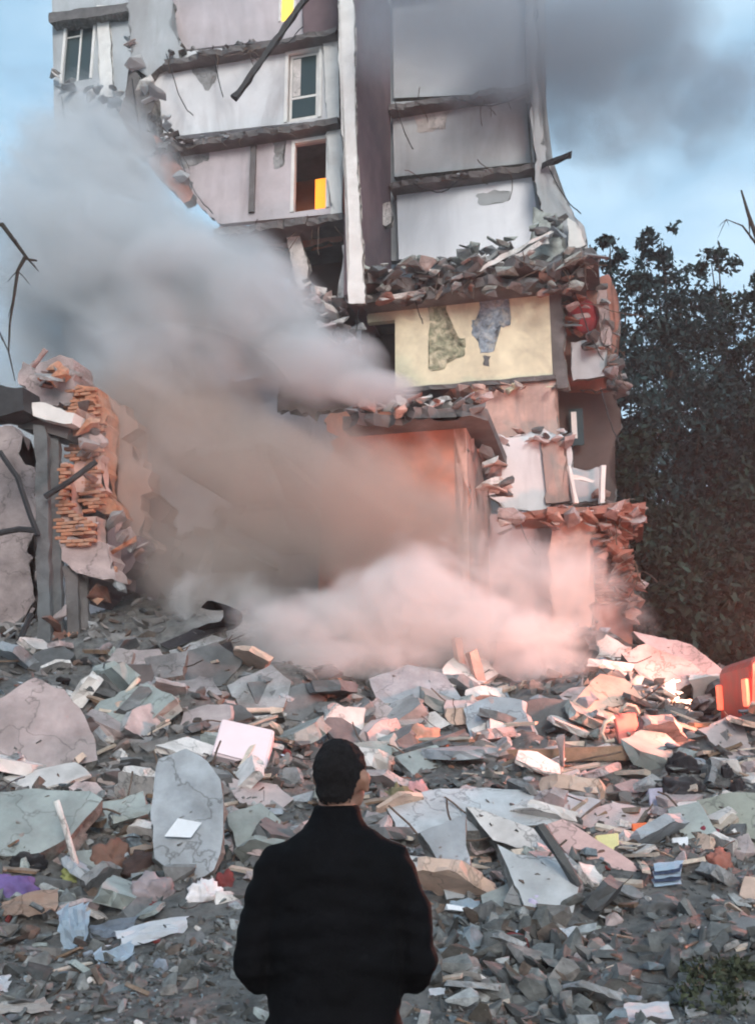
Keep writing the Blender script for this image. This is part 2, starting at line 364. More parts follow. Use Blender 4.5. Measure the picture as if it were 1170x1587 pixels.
def frame_of(hole, v, m, w=.09, depth=.12, name='door_frame', parent=bld):
    q = [on_wall(x, y, v) for x, y in hole]; us = [(p - B0).dot(BU) for p in q]; zs = [p.z for p in q]
    u0, u1, z0, z1 = min(us), max(us), min(zs), max(zs)
    bm = bmesh.new()
    for a, b, c, d in ((u0 - w, u0 + .02, z0, z1 + w), (u1 - .02, u1 + w, z0, z1 + w), (u0 + .02, u1 - .02, z1 - .02, z1 + w)):
        t = box_bm((a, v - depth * .35, c), (b, v + depth * .65, d)); me = bpy.data.meshes.new('t'); t.to_mesh(me); t.free(); bm.from_mesh(me); bpy.data.meshes.remove(me)
    for vert in bm.verts:
        u, d, z = vert.co; vert.co = B0 + BU * u + BV * d; vert.co.z = z
    return obj(name, from_bm(bm, name), m, parent), (u0, u1, z0, z1)
def ubox(u0, u1, v0, v1, z0, z1, m, name, parent=bld, bev=0.0):
    bm = box_bm((u0, v0, z0), (u1, v1, z1), bev)
    for vert in bm.verts:
        u, d, z = vert.co; vert.co = B0 + BU * u + BV * d; vert.co.z = z
    return obj(name, from_bm(bm, name), m, parent)
def uz(px, py, v):
    p = on_wall(px, py, v); return (p - B0).dot(BU), p.z

# shards used all over the building's broken edges
SH = [hull_mesh('broken_concrete', 12, 1, .7, .45, 100 + i) for i in range(6)] + [hull_mesh('broken_concrete', 10, 1, .8, .16, 120 + i, .8) for i in range(5)]
def shards(n, x0, y0, x1, y1, v0, v1, smin, smax, mats, jy=8, parent=bld, name='broken_concrete'):
    for i in range(n):
        t = random.random(); v = random.uniform(v0, v1)
        p = on_wall(x0 + (x1 - x0) * t, y0 + (y1 - y0) * t + random.uniform(-jy, jy), v)
        me = random.choice(SH); m = random.choice(mats)
        key = me.name + m.name
        if key not in SHC:
            c = me.copy(); c.materials.clear(); c.materials.append(m); SHC[key] = c
        o = obj(name, SHC[key]); s = random.uniform(smin, smax)
        o.location = p; o.scale = (s, s, s * random.uniform(.6, 1)); o.rotation_euler = (random.uniform(-.6, .6), random.uniform(-.6, .6), random.uniform(0, 6.28))
        adopt(o, parent)
SHC = {}
def rods(n, x0, y0, x1, y1, v, m=m_steel, lmin=.4, lmax=1.2, r=.014, parent=bld):
    for i in range(n):
        t = random.random(); p = on_wall(x0 + (x1 - x0) * t, y0 + (y1 - y0) * t, v + random.uniform(-.2, .2)); L = random.uniform(lmin, lmax)
        d = Vector((random.uniform(-.7, .7), random.uniform(-.6, 0), random.uniform(-1, .25))).normalized(); path = [p]
        for k in range(5):
            d = (d + Vector((random.uniform(-.35, .35), random.uniform(-.2, .2), random.uniform(-.4, .2)))).normalized(); path.append(path[-1] + d * L / 5)
        obj('reinforcing_bar', from_bm(tube_bm(path, r, 5), 'reinforcing_bar'), m, parent)

bkm = box_bm((-.125, -.06, -.0325), (.125, .06, .0325), .006); BRICK = from_bm(bkm, 'brick')
BRC = {}
def inside(x, y, poly):
    c = False; n = len(poly)
    for i in range(n):
        (x1, y1), (x2, y2) = poly[i], poly[(i + 1) % n]
        if (y1 > y) != (y2 > y) and x < (x2 - x1) * (y - y1) / (y2 - y1) + x1: c = not c
    return c
def brickwork(poly, origin, uax, parent, m, drop=.05, push=.0):
    """courses of bricks filling an outline (world points in one upright plane)"""
    if m.name not in BRC:
        c = BRICK.copy(); c.materials.clear(); c.materials.append(m); BRC[m.name] = c
    q = [((p - origin).dot(uax), p.z) for p in poly]; u0 = min(a for a, b in q); u1 = max(a for a, b in q); z0 = min(b for a, b in q); z1 = max(b for a, b in q)
    vax = Vector((-uax.y, uax.x, 0)); rot = math.atan2(uax.y, uax.x); k = 0; z = z0
    while z < z1:
        u = u0 + (k % 2) * .13 - .13
        while u < u1:
            if inside(u + random.uniform(-.05, .05), z, q) and random.random() > drop:
                o = obj('brick', BRC[m.name]); pr = random.uniform(-.012, .012) + (random.uniform(-.06, 0) if random.random() < .12 else 0)
                o.location = origin + uax * (u - 0) + vax * (pr + push); o.location.z = z
                o.rotation_euler = (random.gauss(0, .03), random.gauss(0, .03), rot + random.gauss(0, .05)); adopt(o, parent)
            u += .262
        z += .077; k += 1
VB = 4.6     # depth of the open rooms
# --- right-hand stack of rooms: back walls seen through the missing front
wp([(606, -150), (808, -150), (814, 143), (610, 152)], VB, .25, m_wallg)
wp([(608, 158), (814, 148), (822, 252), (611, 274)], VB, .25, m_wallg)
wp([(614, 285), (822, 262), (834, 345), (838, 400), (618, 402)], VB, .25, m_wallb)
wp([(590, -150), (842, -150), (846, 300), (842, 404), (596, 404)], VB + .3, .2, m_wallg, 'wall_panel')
for (a, b) in (((604, -30), (812, -44)), ((602, 153), (818, 141)), ((604, 281), (836, 254))):
    floor((a, b), VB - .45, VB + .3, .22)
# right end: cross wall seen edge-on, flaring into a torn edge
wp([(810, -150), (828, -150), (832, 100), (838, 200), (852, 255), (868, 300), (900, 345), (915, 402), (862, 404), (846, 350), (832, 300), (826, 200), (820, 100)], VB - .9, .5, m_wallg, 'torn_wall_end', amp=.09)
wp([(878, 335), (892, 345), (915, 404), (884, 404)], VB - 1.3, .12, m_trim, 'wall_panel', amp=.04)
wp([(826, 320), (862, 330), (876, 404), (820, 404)], VB - 1.6, .3, m_insul, 'torn_wall_end', amp=.14)
obj('hanging_beam', from_bm(beam_bm(on_wall(840, 258, VB - 1), on_wall(886, 238, VB - 1.6), .16, .14, .03), 'hanging_beam'), m_steeld, bld)
# brown side wall and its pale broken end
cross(553, -150, 455, 0.0, VB, .32, m_brown)
wp([(522, -150), (548, -150), (549, 100), (553, 250), (560, 360), (566, 470), (540, 470), (540, 360), (533, 250), (526, 100)], -.14, .14, m_trim, 'torn_wall_end', amp=.035, seg=.2)
wp([(572, 318), (604, 312), (606, 345), (578, 352)], VB - 1.2, .25, m_pale, 'broken_concrete', amp=.12)
# bottom slab of those rooms with its fringe of wreckage
floor(((556, 424), (925, 398)), .7, VB + .3, .34, amp=.35)
floor(((560, 452), (905, 432)), .95, VB + .3, .28, amp=.4)
shards(70, 560, 425, 930, 402, .3, 1.4, .25, .85, [m_slab, m_conc, m_pale, m_insul, m_concd], jy=14)
shards(60, 560, 455, 900, 440, .4, 1.3, .2, .7, [m_slab, m_conc, m_insul, m_concd, m_brick], jy=12)
shards(34, 690, 420, 880, 340, .8, 2.6, .3, 1.0, [m_insul, m_conc, m_concb, m_slab], jy=14)
rods(26, 570, 430, 920, 410, .6)
for a, b in (((700, 436), (780, 388)), ((740, 420), (850, 362)), ((590, 462), (660, 456)), ((800, 402), (842, 372))):
    obj('splintered_beam', from_bm(beam_bm(on_wall(*a, .5), on_wall(*b, 1.2), .18, .12, .04), 'splintered_beam'), random.choice([m_insul, m_conc, m_pale]), bld)

# --- left stack: party wall with doorways
VL = 1.3
d1 = rect(447, 84, 494, 182); d2 = rect(457, 222, 506, 322); w1 = rect(437, -40, 456, 30)
opening_wall([(246, -150), (524, -150), (524, 52), (420, 62), (300, 76), (268, 70), (250, 30)], [w1], VL, .22, m_mauve, amp=.06, skip=(0, 1, 2, 3))
opening_wall([(262, 82), (420, 68), (524, 58), (526, 184), (395, 197), (246, 214), (215, 190), (240, 150), (205, 110)], [d1], VL, .22, m_wall, amp=.1, skip=(0, 1, 2, 3, 4))
opening_wall([(250, 222), (395, 206), (526, 194), (530, 330), (345, 347), (310, 320), (280, 270)], [d2], VL, .22, m_mauve, amp=.12, skip=(0, 1, 2, 3))
opening_wall([(275, -150), (524, -150), (529, 330), (352, 340), (300, 280), (268, 205), (262, 110)], [rect(430, -60, 464, 34), rect(438, 74, 504, 190), rect(448, 212, 516, 332)], VL + .26, .2, m_wallg, amp=.05, skip=(0, 1, 2))
floor(((255, 79), (522, 57)), VL - .45, VL + 2.5, .2)
floor(((240, 218), (524, 190)), VL - .45, VL + 2.5, .22)
floor(((330, 349), (532, 336)), VL - .7, VL + 2.5, .24)
for hole, kind in ((d1, 0), (d2, 1)):
    fr, (u0, u1, z0, z1) = frame_of(hole, VL, m_trim)
    if kind == 0:
        dr = ubox(u0 + .04, u1 - .04, VL + .10, VL + .14, z0 + .02, z1 - .04, m_trim, 'door')
        dr['label'] = 'glazed white balcony door'
        ubox(u0 + .12, u1 - .12, VL + .07, VL + .083, z0 + .85, z0 + .93, m_trim, 'sash_bar', dr)
        ubox(u0 + .16, u0 + .42, VL + .06, VL + .068, z0 + .95, z1 - .2, m_pale, 'torn_curtain', dr)
        ubox(u0 + .14, u1 - .14, VL + .085, VL + .10, z0 + .18, z1 - .14, m_pane, 'pane', dr)
    else:
        room = ubox(u0 - .8, u1 + .9, VL + 2.3, VL + 2.4, z0 - .1, z1 + .3, mat('warm_room_wall', (.38, .14, .07), var=.2, scale=1.5, bump=.1), 'room_wall')
        lampw = ubox(u1 - .60, u1 - .10, VL + .7, VL + .78, z0 + .12, z0 + 1.5, emit('lit_orange_curtain', (1.0, .26, .015), 1.0), 'lit_curtain')
        lampw['label'] = 'orange curtain lit from inside the room'
# yellow lit window above
fr, (u0, u1, z0, z1) = frame_of(w1, VL, m_trim, w=.06, name='window_frame')
ubox(u0 + .02, u1 - .02, VL + .08, VL + .11, z0, z1 - .03, emit('lit_yellow_window', (1, .64, .08), .75), 'lit_window')
u0, z0 = uz(395, 210, VL); u1, z1 = uz(395, 330, VL)
ubox(u0 - .09, u0 + .09, VL - .1, VL - .003, z1, z0, m_slab, 'pipe_duct')
# tops/jambs near the pale column
wp([(500, 55), (524, 53), (526, 186), (508, 188)], VL - .12, .117, m_trim, 'pilaster', amp=.03)
wp([(506, 196), (528, 192), (530, 330), (512, 332)], VL - .14, .137, m_trim, 'pilaster', amp=.05)
wp([(466, -150), (524, -150), (524, 50), (470, 54)], VL - .2, .19, m_brown, 'wall_panel', amp=.03)
# red-brown ceiling and black hole under them
wp([(338, 352), (534, 342), (530, 374), (450, 384), (405, 378)], VL + .2, .2, m_red, 'ceiling_edge', amp=.06)
wp([(442, 352), (462, 356), (476, 400), (482, 445), (462, 450), (450, 400)], VL - .1, .25, m_pale, 'torn_wall_end', amp=.06)
wp([(530, 380), (548, 380), (556, 470), (524, 470)], VL - .2, .3, m_pale, 'torn_wall_end', amp=.07)
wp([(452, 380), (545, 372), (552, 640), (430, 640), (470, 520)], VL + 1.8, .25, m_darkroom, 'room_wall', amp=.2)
shards(46, 470, 455, 560, 540, .2, 1.6, .25, .85, [m_conc, m_pale, m_slab, m_concp, m_mauve], jy=34)
rods(10, 380, 360, 530, 350, VL - .4)
rods(12, 260, 84, 420, 70, VL - .5); rods(12, 250, 222, 420, 206, VL - .5); rods(8, 640, 158, 810, 148, VB - .5); rods(8, 640, 284, 830, 260, VB - .5)
shards(16, 256, 82, 400, 68, VL - .6, VL - .2, .12, .4, [m_slab, m_wallg, m_conc], jy=5)
shards(18, 245, 222, 400, 206, VL - .6, VL - .2, .12, .45, [m_slab, m_wallg, m_conc], jy=5)
shards(12, 620, 282, 830, 258, VB - .6, VB - .3, .12, .35, [m_slab, m_wallg], jy=4)
# loose black beam hanging across the upper rooms
obj('hanging_beam', from_bm(beam_bm(on_wall(482, -14, -.6), on_wall(363, 154, -1.3), .17, .14, .02), 'hanging_beam'), m_steeld, bld)['label'] = 'long black beam hanging down across the open rooms'
# torn left margin
wp([(196, -150), (268, -150), (262, 40), (285, 75), (262, 100), (230, 120), (205, 95), (200, 20)], VL - .3, .4, m_wallg, 'torn_wall_end', amp=.14)
wp([(205, 100), (240, 150), (218, 195), (250, 225), (215, 240), (188, 170)], VL - .4, .4, m_slab, 'torn_wall_end', amp=.14)
wp([(215, 195), (262, 222), (300, 300), (285, 315), (232, 255)], VL - .3, .4, m_red, 'torn_wall_end', amp=.1)
shards(30, 200, 60, 290, 280, VL - .6, VL, .25, .8, [m_wallg, m_slab, m_pale], jy=26)
# --- far left corner tower, farther back
VT = 7.0
wt = rect(104, 42, 140, 122)
opening_wall([(78, -150), (196, -150), (206, 150), (230, 900), (112, 900), (84, 150)], [wt], VT, .35, m_wallg, amp=.08, skip=(0, 5))
fr, (u0, u1, z0, z1) = frame_of(wt, VT, m_trim, w=.1, name='window_frame')
ubox(u0, u1, VT + .15, VT + .18, z0, z1, m_pane, 'window_pane'); ubox((u0 + u1) / 2 - .04, (u0 + u1) / 2 + .04, VT + .1, VT + .147, z0, z1, m_trim, 'sash_bar'); ubox(u0, (u0 + u1) / 2 - .05, VT + .1, VT + .147, z1 - .5, z1 - .44, m_trim, 'sash_bar')
wp([(150, 8), (168, 8), (176, 150), (156, 150)], VT - .1, .097, m_trim, 'pilaster', amp=.04)
wp([(76, 20), (200, 4), (200, 18), (76, 34)], VT - .5, .6, m_slab, 'floor_slab', amp=.05)
shards(18, 84, 130, 205, 160, VT - .6, VT, .3, .9, [m_wallg, m_slab, m_pale], jy=16)
# --- cream-yellow storey under the right-hand rooms
VY = 1.5
wy = rect(572, 500, 612, 640)
opening_wall([(568, 470), (640, 466), (760, 458), (850, 450), (856, 582), (760, 592), (640, 604), (572, 640)], [wy], VY, .22, m_yellow, amp=.03, skip=(2, 3))
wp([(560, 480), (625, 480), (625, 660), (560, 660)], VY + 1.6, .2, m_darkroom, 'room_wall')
for pts, m in (([(664, 472), (690, 470), (691, 516), (702, 517), (703, 526), (721, 524), (719, 552), (690, 554), (690, 570), (666, 574)], mat('bared_green_plaster', (.25, .26, .18), var=.6, scale=7, dirt=(.66, .60, .44), dirt_amt=1.0, bump=.7)),
               ([(742, 466), (788, 461), (790, 504), (767, 507), (765, 544), (744, 548), (743, 520), (731, 520), (731, 496), (743, 494)], mat('bared_blue_plaster', (.25, .31, .37), var=.6, scale=6, dirt=(.66, .60, .46), dirt_amt=.5, bump=.5)),
               ([(748, 552), (760, 552), (758, 568), (749, 566)], m_concd)):
    P = jagged([on_wall(x, y, VY - .012) for x, y in pts], .045, .1); obj('bared_plaster', from_bm(solid(P, BV * .009), 'bared_plaster'), m, bld)
floor(((606, 603), (860, 580)), VY - .12, VY + 2.5, .14, amp=.05)
# end of that storey: dark red and grey side bay
wp([(850, 440), (942, 425), (958, 470), (950, 600), (858, 600)], VY + .9, .25, m_red, 'side_wall', amp=.12)
wp([(884, 530), (938, 520), (940, 582), (888, 590)], VY + .4, .12, m_wallg, 'balcony_panel', amp=.05)
wp([(846, 440), (868, 438), (880, 600), (858, 602)], VY + .05, .3, m_slab, 'torn_wall_end', amp=.05)
ubl = ellipsoid_bm(on_wall(903, 490, VY + .55), (.45, .16, .55)); obj('sagging_cloth', from_bm(ubl, 'sagging_cloth', True), mat('dark_red_cloth', (.22, .03, .035), var=.3, scale=3, bump=.4), bld)
wp([(926, 450), (940, 448), (946, 540), (932, 530)], VY + .3, .12, m_concp, 'torn_wall_end', amp=.06)
shards(40, 870, 445, 955, 590, VY - .1, VY + .8, .2, .7, [m_brick, m_slab, m_concd, m_concp], jy=30)
shards(14, 930, 430, 965, 610, VY - .1, VY + .6, .2, .6, [m_slab, m_concd, m_conc], jy=10)
rods(10, 930, 450, 960, 600, VY + .2)
# --- salmon storey and below it
wp([(700, 600), (860, 590), (866, 700), (720, 712)], VY, .22, m_salmonglow, amp=.05, skip=(0,))
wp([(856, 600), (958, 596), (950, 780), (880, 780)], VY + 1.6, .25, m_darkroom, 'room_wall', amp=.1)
ub0, zb0 = uz(884, 690, VY + 1.2); ub1, zb1 = uz(902, 632, VY + 1.2)
bw = ubox(ub0, ub1, VY + 1.25, VY + 1.3, zb0, zb1, m_pane, 'window_pane'); ubox(ub0 + .05, ub0 + .2, VY + 1.2, VY + 1.247, zb0 + .2, zb1 - .1, m_trim, 'window_frame', bw)
wp([(752, 690), (840, 662), (884, 690), (886, 780), (800, 792), (758, 770)], VY - .5, .25, m_wall, 'wall_panel', amp=.1)
wp([(838, 676), (876, 684), (884, 776), (846, 780)], VY - .62, .115, m_salmonglow, 'wall_panel', amp=.08)
floor(((790, 792), (1000, 778)), -.5, 3.5, .2, m_red, amp=.25)
wp([(885, 724), (932, 724), (934, 776), (887, 778)], .6, .08, m_wallg, 'balcony_panel', amp=.06)
for x in (890, 930):
    p = on_wall(x + (-9 if x < 900 else 3), 722, -.2); q = on_wall(x + 2, 780, -.1)
    obj('balcony_post', from_bm(beam_bm(q, p, .12 if x == 930 else .07, .1, .01), 'balcony_post'), m_trim, bld)
obj('balcony_rail', from_bm(beam_bm(on_wall(884, 738, -.1), on_wall(920, 746, -.1), .09, .08, .02), 'balcony_rail'), m_trim, bld)
wp([(760, 796), (862, 796), (862, 1030), (740, 1030)], .9, .25, m_mauve, 'wall_panel', amp=.1)
shards(16, 850, 800, 925, 800, -.7, 0, .3, .7, [m_salmonglow, m_concp, m_brick], jy=14)
shards(22, 745, 690, 885, 670, .6, 1.2, .25, .7, [m_salmonglow, m_wall, m_concp, m_slab], jy=16)
shards(14, 720, 602, 860, 596, 1.1, 1.5, .2, .5, [m_salmonglow, m_yellow, m_slab], jy=5)
wp([(856, 800), (918, 800), (920, 1030), (856, 1030)], -.1, .3, m_salmonglow, 'wall_panel', amp=.1)
wp([(916, 800), (985, 796), (976, 1030), (918, 1030)], .5, .5, m_red, 'side_wall', amp=.15)
brickwork([on_wall(x, y, .4) for x, y in [(918, 800), (978, 798), (992, 830), (972, 850), (985, 880), (960, 900), (968, 930), (920, 940)]], B0 + BV * .4, BU, bld, m_brick, .12)
shards(50, 920, 790, 985, 930, -.5, .5, .25, .75, [m_brick, m_brick, m_red, m_concp], jy=46)
shards(26, 940, 790, 1000, 800, -.6, .4, .3, .8, [m_brick, m_red, m_concp], jy=12)
rods(16, 940, 790, 1000, 900, -.3)
# --- low wing standing forward, its roof slab broken, in the dust
VW = -2.6
wp([(512, 640), (716, 640), (722, 1000), (500, 1000)], VW, .3, mat('terracotta_with_red_glow', (.46, .20, .14), var=.3, scale=1.6, dirt=(.26, .16, .13), dirt_amt=.7, bump=.3), 'wing_wall', amp=.15, skip=(2,))  # red light on the wing is put into this wall colour
floor(((530, 640), (752, 632)), VW - .7, VW + 4, .3, amp=.35)
shards(50, 540, 640, 750, 622, VW - .8, VW + .5, .25, .8, [m_slab, m_concp, m_brick, m_pale], jy=12)
cross(722, 650, 1000, VW, VY + .2, .3, m_salmonglow)
shards(50, 720, 640, 790, 800, VW + .5, VY - .4, .25, .8, [m_concp, m_pale, m_salmonglow, m_slab], jy=40)
# core of the block below and behind, so that nothing floats
wp([(-40, 700), (40, 640), (110, 660), (170, 600), (250, 640), (330, 600), (420, 620), (500, 560), (560, 600), (580, 1000), (-40, 1000)], VB + 3, .4, m_mauve, 'rear_wall', amp=.5, skip=(9,))
for (a, b) in (((250, 700), (420, 690)), ((330, 790), (520, 776)), ((180, 830), (330, 820))):
    floor((a, b), VL + random.uniform(0, .8), VB + 3, .24, amp=.5)
for a, b in (((260, 700), (200, 800)), ((400, 690), (455, 830)), ((350, 790), (300, 930)), ((480, 780), (560, 900))):
    obj('fallen_beam', from_bm(beam_bm(on_wall(*a, VL), on_wall(*b, VL - 1), .3, .22, .04), 'fallen_beam'), m_slab, bld)
wp([(560, 640), (720, 640), (720, 1010), (560, 1010)], VY + 1, .3, m_darkroom, 'room_wall', amp=.05)
for x0, x1, y0 in ((480, 540, -150), (540, 800, -150)):
    wp([(x0, y0), (x1, y0), (x1, 1010), (x0, 1010)], VB + 5.2 if x0 < 500 else VB + 5.0, .3, m_wallg, 'rear_wall', amp=.25, skip=(0, 1))

def cable(a, b, v, sag, r=.018, name='hanging_cable'):
    P = [on_wall(a[0] + (b[0] - a[0]) * t, a[1] + (b[1] - a[1]) * t + sag * math.sin(math.pi * t) + random.uniform(-2, 2), v + random.uniform(-.08, .08)) for t in [k / 9 for k in range(10)]]
    obj(name, from_bm(tube_bm(P, r, 5), name), m_steeld, bld)
for a, b, v, s_ in (((258, 82), (300, 180), VL - .4, 18), ((330, 74), (346, 150), VL - .4, 6), ((270, 216), (330, 330), VL - .4, 20), ((420, 62), (470, 40), VL - .5, 14), ((612, 156), (640, 232), VB - .5, 8), ((700, 150), (812, 146), VB - .5, 16),
                    ((640, 282), (720, 272), VB - .5, 20), ((846, 250), (900, 330), VB - 1.2, 12), ((560, 430), (548, 540), .3, 12), ((640, 450), (655, 500), 1.1, 4), ((880, 420), (935, 560), VY, 12), ((930, 600), (960, 690), VY, 8), ((800, 796), (830, 860), -.6, 6), ((205, 120), (226, 240), VL - .5, 12), ((96, 150), (110, 230), VT - .4, 6)):
    cable(a, b, v, s_)
for pts, v in (([(300, 84), (330, 80), (336, 120), (318, 140), (304, 118)], VL), ([(420, 206), (446, 203), (442, 250), (428, 262)], VL), ([(640, 176), (700, 168), (690, 200), (650, 206)], VB), ([(740, 300), (790, 296), (786, 312), (744, 318)], VB), ([(270, 230), (330, 222), (322, 250), (290, 262)], VL)):
    P = jagged([on_wall(x, y, v - .008) for x, y in pts], .1, .14); obj('bared_plaster', from_bm(solid(P, BV * .005), 'bared_plaster'), random.choice([m_conc, m_wallg, m_pale]), bld)

# ------------------------------------------------------------------ ruined corner at the left
cpos = at(95, 1000, 19.5); cpos.z = hbase(cpos.x, cpos.y)
ruin = empty('ruined_house_corner', cpos)
tag(ruin, 'collapsed glow-tinted brick corner with dark posts and a white roof edge at left', 'ruin')
D_R = 19.5
def rp(pts, D, th, m, name, amp=0., skip=()):
    P = jagged([at(x, y, D) for x, y in pts], amp, .22, skip)
    return obj(name, from_bm(solid(P, Vector((.25, .97, 0)) * th), name), m, ruin)
m_glowbrick = mat('brick_with_orange_glow', (.46, .21, .13), var=.35, scale=3.5, dirt=(.5, .36, .28), dirt_amt=.6, bump=.7, bscale=10)  # brick colour pushed towards orange to stand in for the warm glow
rp([(105, 590), (150, 600), (168, 660), (160, 740), (190, 800), (150, 790), (112, 700)], D_R + .4, .5, m_glowbrick, 'brick_wall', .1)
rp([(86, 720), (104, 716), (112, 800), (150, 800), (152, 850), (100, 852), (84, 830)], D_R, .4, m_salmonglow, 'brick_wall', .04)
rp([(100, 720), (160, 705), (165, 760), (112, 762)], D_R + .2, .3, m_salmonglow, 'brick_wall', .06)
rp([(110, 745), (165, 745), (165, 815), (110, 815)], D_R + 1.2, .2, m_darkroom, 'room_wall')
rp([(90, 830), (165, 842), (180, 900), (120, 888), (96, 868)], D_R - .1, .5, m_concp, 'balcony_panel', .06)
rp([(140, 800), (215, 830), (205, 880), (150, 940), (110, 900)], D_R + .5, .6, m_brown, 'brick_wall', .12)
rp([(30, 622), (70, 624), (116, 640), (112, 656), (80, 652), (40, 640)], D_R - .5, 1.2, m_trim, 'roof_edge', .03)
rp([(36, 560), (112, 555), (118, 600), (108, 628), (60, 622), (30, 596)], D_R + .3, .8, m_concp, 'roof_slab', .1)
rp([(28, 640), (110, 655), (104, 680), (60, 668), (28, 662)], D_R - .2, 1.0, m_slab, 'roof_beam', .05)
rp([(-40, 596), (36, 600), (38, 636), (0, 645), (-40, 645)], D_R - .8, .6, m_steeld, 'beam_end', .03)
rp([(150, 606), (196, 640), (206, 690), (236, 730), (226, 800), (246, 850), (196, 870), (150, 800)], D_R + 1.3, .4, m_salmonglow, 'brick_wall', .22)
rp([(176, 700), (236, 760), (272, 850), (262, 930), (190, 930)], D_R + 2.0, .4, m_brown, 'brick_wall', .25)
for x0, x1, y0, y1, d in ((58, 74, 660, 1005, -.2), (78, 90, 660, 1000, 0.), (106, 116, 880, 1000, .1), (122, 130, 880, 990, .3)):
    p = at((x0 + x1) / 2, y0, D_R + d); q = at((x0 + x1) / 2 + 6, y1, D_R + d)
    obj('post', from_bm(beam_bm(q, p, (x1 - x0) * mpp(D_R), .25, .02), 'post'), m_concd if x0 < 100 else m_slab, ruin)
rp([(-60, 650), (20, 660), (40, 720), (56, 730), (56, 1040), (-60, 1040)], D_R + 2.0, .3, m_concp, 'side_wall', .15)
for path in ([(0, 700), (28, 740), (48, 800), (60, 830)], [(0, 826), (30, 820), (58, 822)], [(0, 1040), (28, 1000), (50, 950)], [(70, 770), (110, 745), (150, 715)]):
    obj('broken_pipe', from_bm(tube_bm([at(x, y, D_R - .5) for x, y in path], .06, 6), 'broken_pipe'), m_steeld, ruin)
brickwork([at(x, y, D_R + .36) for x, y in [(100, 596), (146, 604), (166, 656), (156, 720), (172, 780), (150, 800), (116, 760), (108, 690)]], at(110, 700, D_R + .36), Vector((.97, -.25, 0)), ruin, m_glowbrick, .07)
brickwork([at(x, y, D_R - .04) for x, y in [(86, 722), (106, 718), (114, 800), (150, 806), (150, 850), (98, 852), (84, 830)]], at(100, 800, D_R - .06), Vector((.97, -.25, 0)), ruin, m_glowbrick, .12)
SHR = [at(random.uniform(20, 190), random.uniform(560, 930), D_R + random.uniform(-.3, .5)) for _ in range(0)]
for i in range(70):
    x, y = random.choice([(random.gauss(80, 18), random.gauss(585, 8)), (random.gauss(140, 9), random.gauss(660, 30)), (random.gauss(190, 26), random.gauss(860, 40)), (random.gauss(100, 30), random.gauss(985, 15))])
    me = random.choice(SH); m = random.choice([m_glowbrick, m_brick, m_concp, m_slab, m_conc]); key = me.name + m.name
    if key not in SHC:
        c = me.copy(); c.materials.clear(); c.materials.append(m); SHC[key] = c
    o = obj('broken_masonry', SHC[key]); o.location = at(x, y, D_R + random.uniform(-.2, .5)); s = random.uniform(.2, .65); o.scale = (s, s, s); o.rotation_euler = [random.uniform(-1, 1) for _ in range(3)]; adopt(o, ruin)

# ------------------------------------------------------------------ trees
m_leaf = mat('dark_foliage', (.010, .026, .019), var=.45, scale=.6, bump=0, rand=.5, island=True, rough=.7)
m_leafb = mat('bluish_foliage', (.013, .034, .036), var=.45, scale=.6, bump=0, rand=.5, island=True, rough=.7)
m_bark = mat('dark_bark', (.045, .036, .030), var=.4, scale=5, bump=.6)
def leaves_mesh(name, blobs, per, size):
    P = []
    for c, r, k in blobs:
        n = int(per * k)
        d = rng.normal(size=(n, 3)); d /= np.linalg.norm(d, axis=1)[:, None]
        rad = rng.uniform(.35, 1.0, size=(n, 1)) ** .6
        # ragged: leaves gather into sprays
        nc = max(4, n // 26); cc = d[:nc] * rad[:nc]
        idx = rng.integers(0, nc, n); q = cc[idx] + rng.normal(size=(n, 3)) * .13
        P.append(np.array(c)[None] + q * np.array(r)[None])
    P = np.concatenate(P); n = len(P)
    a = rng.normal(size=(n, 3)); a /= np.linalg.norm(a, axis=1)[:, None]
    b = np.cross(a, rng.normal(size=(n, 3))); b /= np.linalg.norm(b, axis=1)[:, None]
    s = rng.uniform(.6, 1.5, size=(n, 1)) * size
    V = np.stack([P - a * s, P + b * s * .42, P + a * s, P - b * s * .42], 1).reshape(-1, 3)
    me = bpy.data.meshes.new(name); me.vertices.add(n * 4); me.vertices.foreach_set('co', V.ravel())
    me.loops.add(n * 4); me.loops.foreach_set('vertex_index', np.arange(n * 4, dtype=np.int32))
    me.polygons.add(n); me.polygons.foreach_set('loop_start', np.arange(0, n * 4, 4, dtype=np.int32))
    me.update(); me.validate(); return me
def tree(px, py_top, D, wid, label, seed, per=2300, m=m_leaf, low=.12, nb=10, size=.135, name='tree', group=None, dens=1.0):
    r = random.Random(seed)
    top = at(px, py_top, D); base = Vector((top.x, top.y, hbase(top.x, top.y))); H = top.z - base.z; Wd = wid * mpp(D) / 2
    t = tag(empty(name, base), label, 'tree', group)
    bm = bmesh.new(); tube_bm([base - Vector((0, 0, .3)), base + Vector((.1, 0, H * .35)), base + Vector((-.1, .1, H * .65)), base + Vector((.05, 0, H * .9))], [.028 * H * .6, .02 * H * .6, .012 * H * .6, .02], 8, bm)
    blobs = []
    for i in range(nb):
        f = low + (1 - low) * (i + r.random() * .7) / nb
        prof = math.sin(math.pi * min(1, .18 + .80 * f)) ** .7
        ang = i * 2.4 + r.random(); off = Wd * prof * r.uniform(.15, .62)
        c = base + Vector((math.cos(ang) * off, math.sin(ang) * off * .8, H * f * .93))
        rr = Wd * prof * r.uniform(.42, .68) + .5
        blobs.append((c, (rr, rr, rr * r.uniform(.6, .95)), (rr / 2.2) ** 2 * dens))
        tube_bm([base + Vector((0, 0, H * max(.08, f * .72))), base.lerp(c, .5) + Vector((0, 0, H * f * .32)), c], [.06 + .05 * (1 - f), .05, .02], 6, bm)
    obj('trunk', from_bm(bm, 'trunk', True), m_bark, t)
    obj('crown', leaves_mesh('crown', blobs, per, size), m, t)
    return t
G = 'trees behind the rubble beside the building'
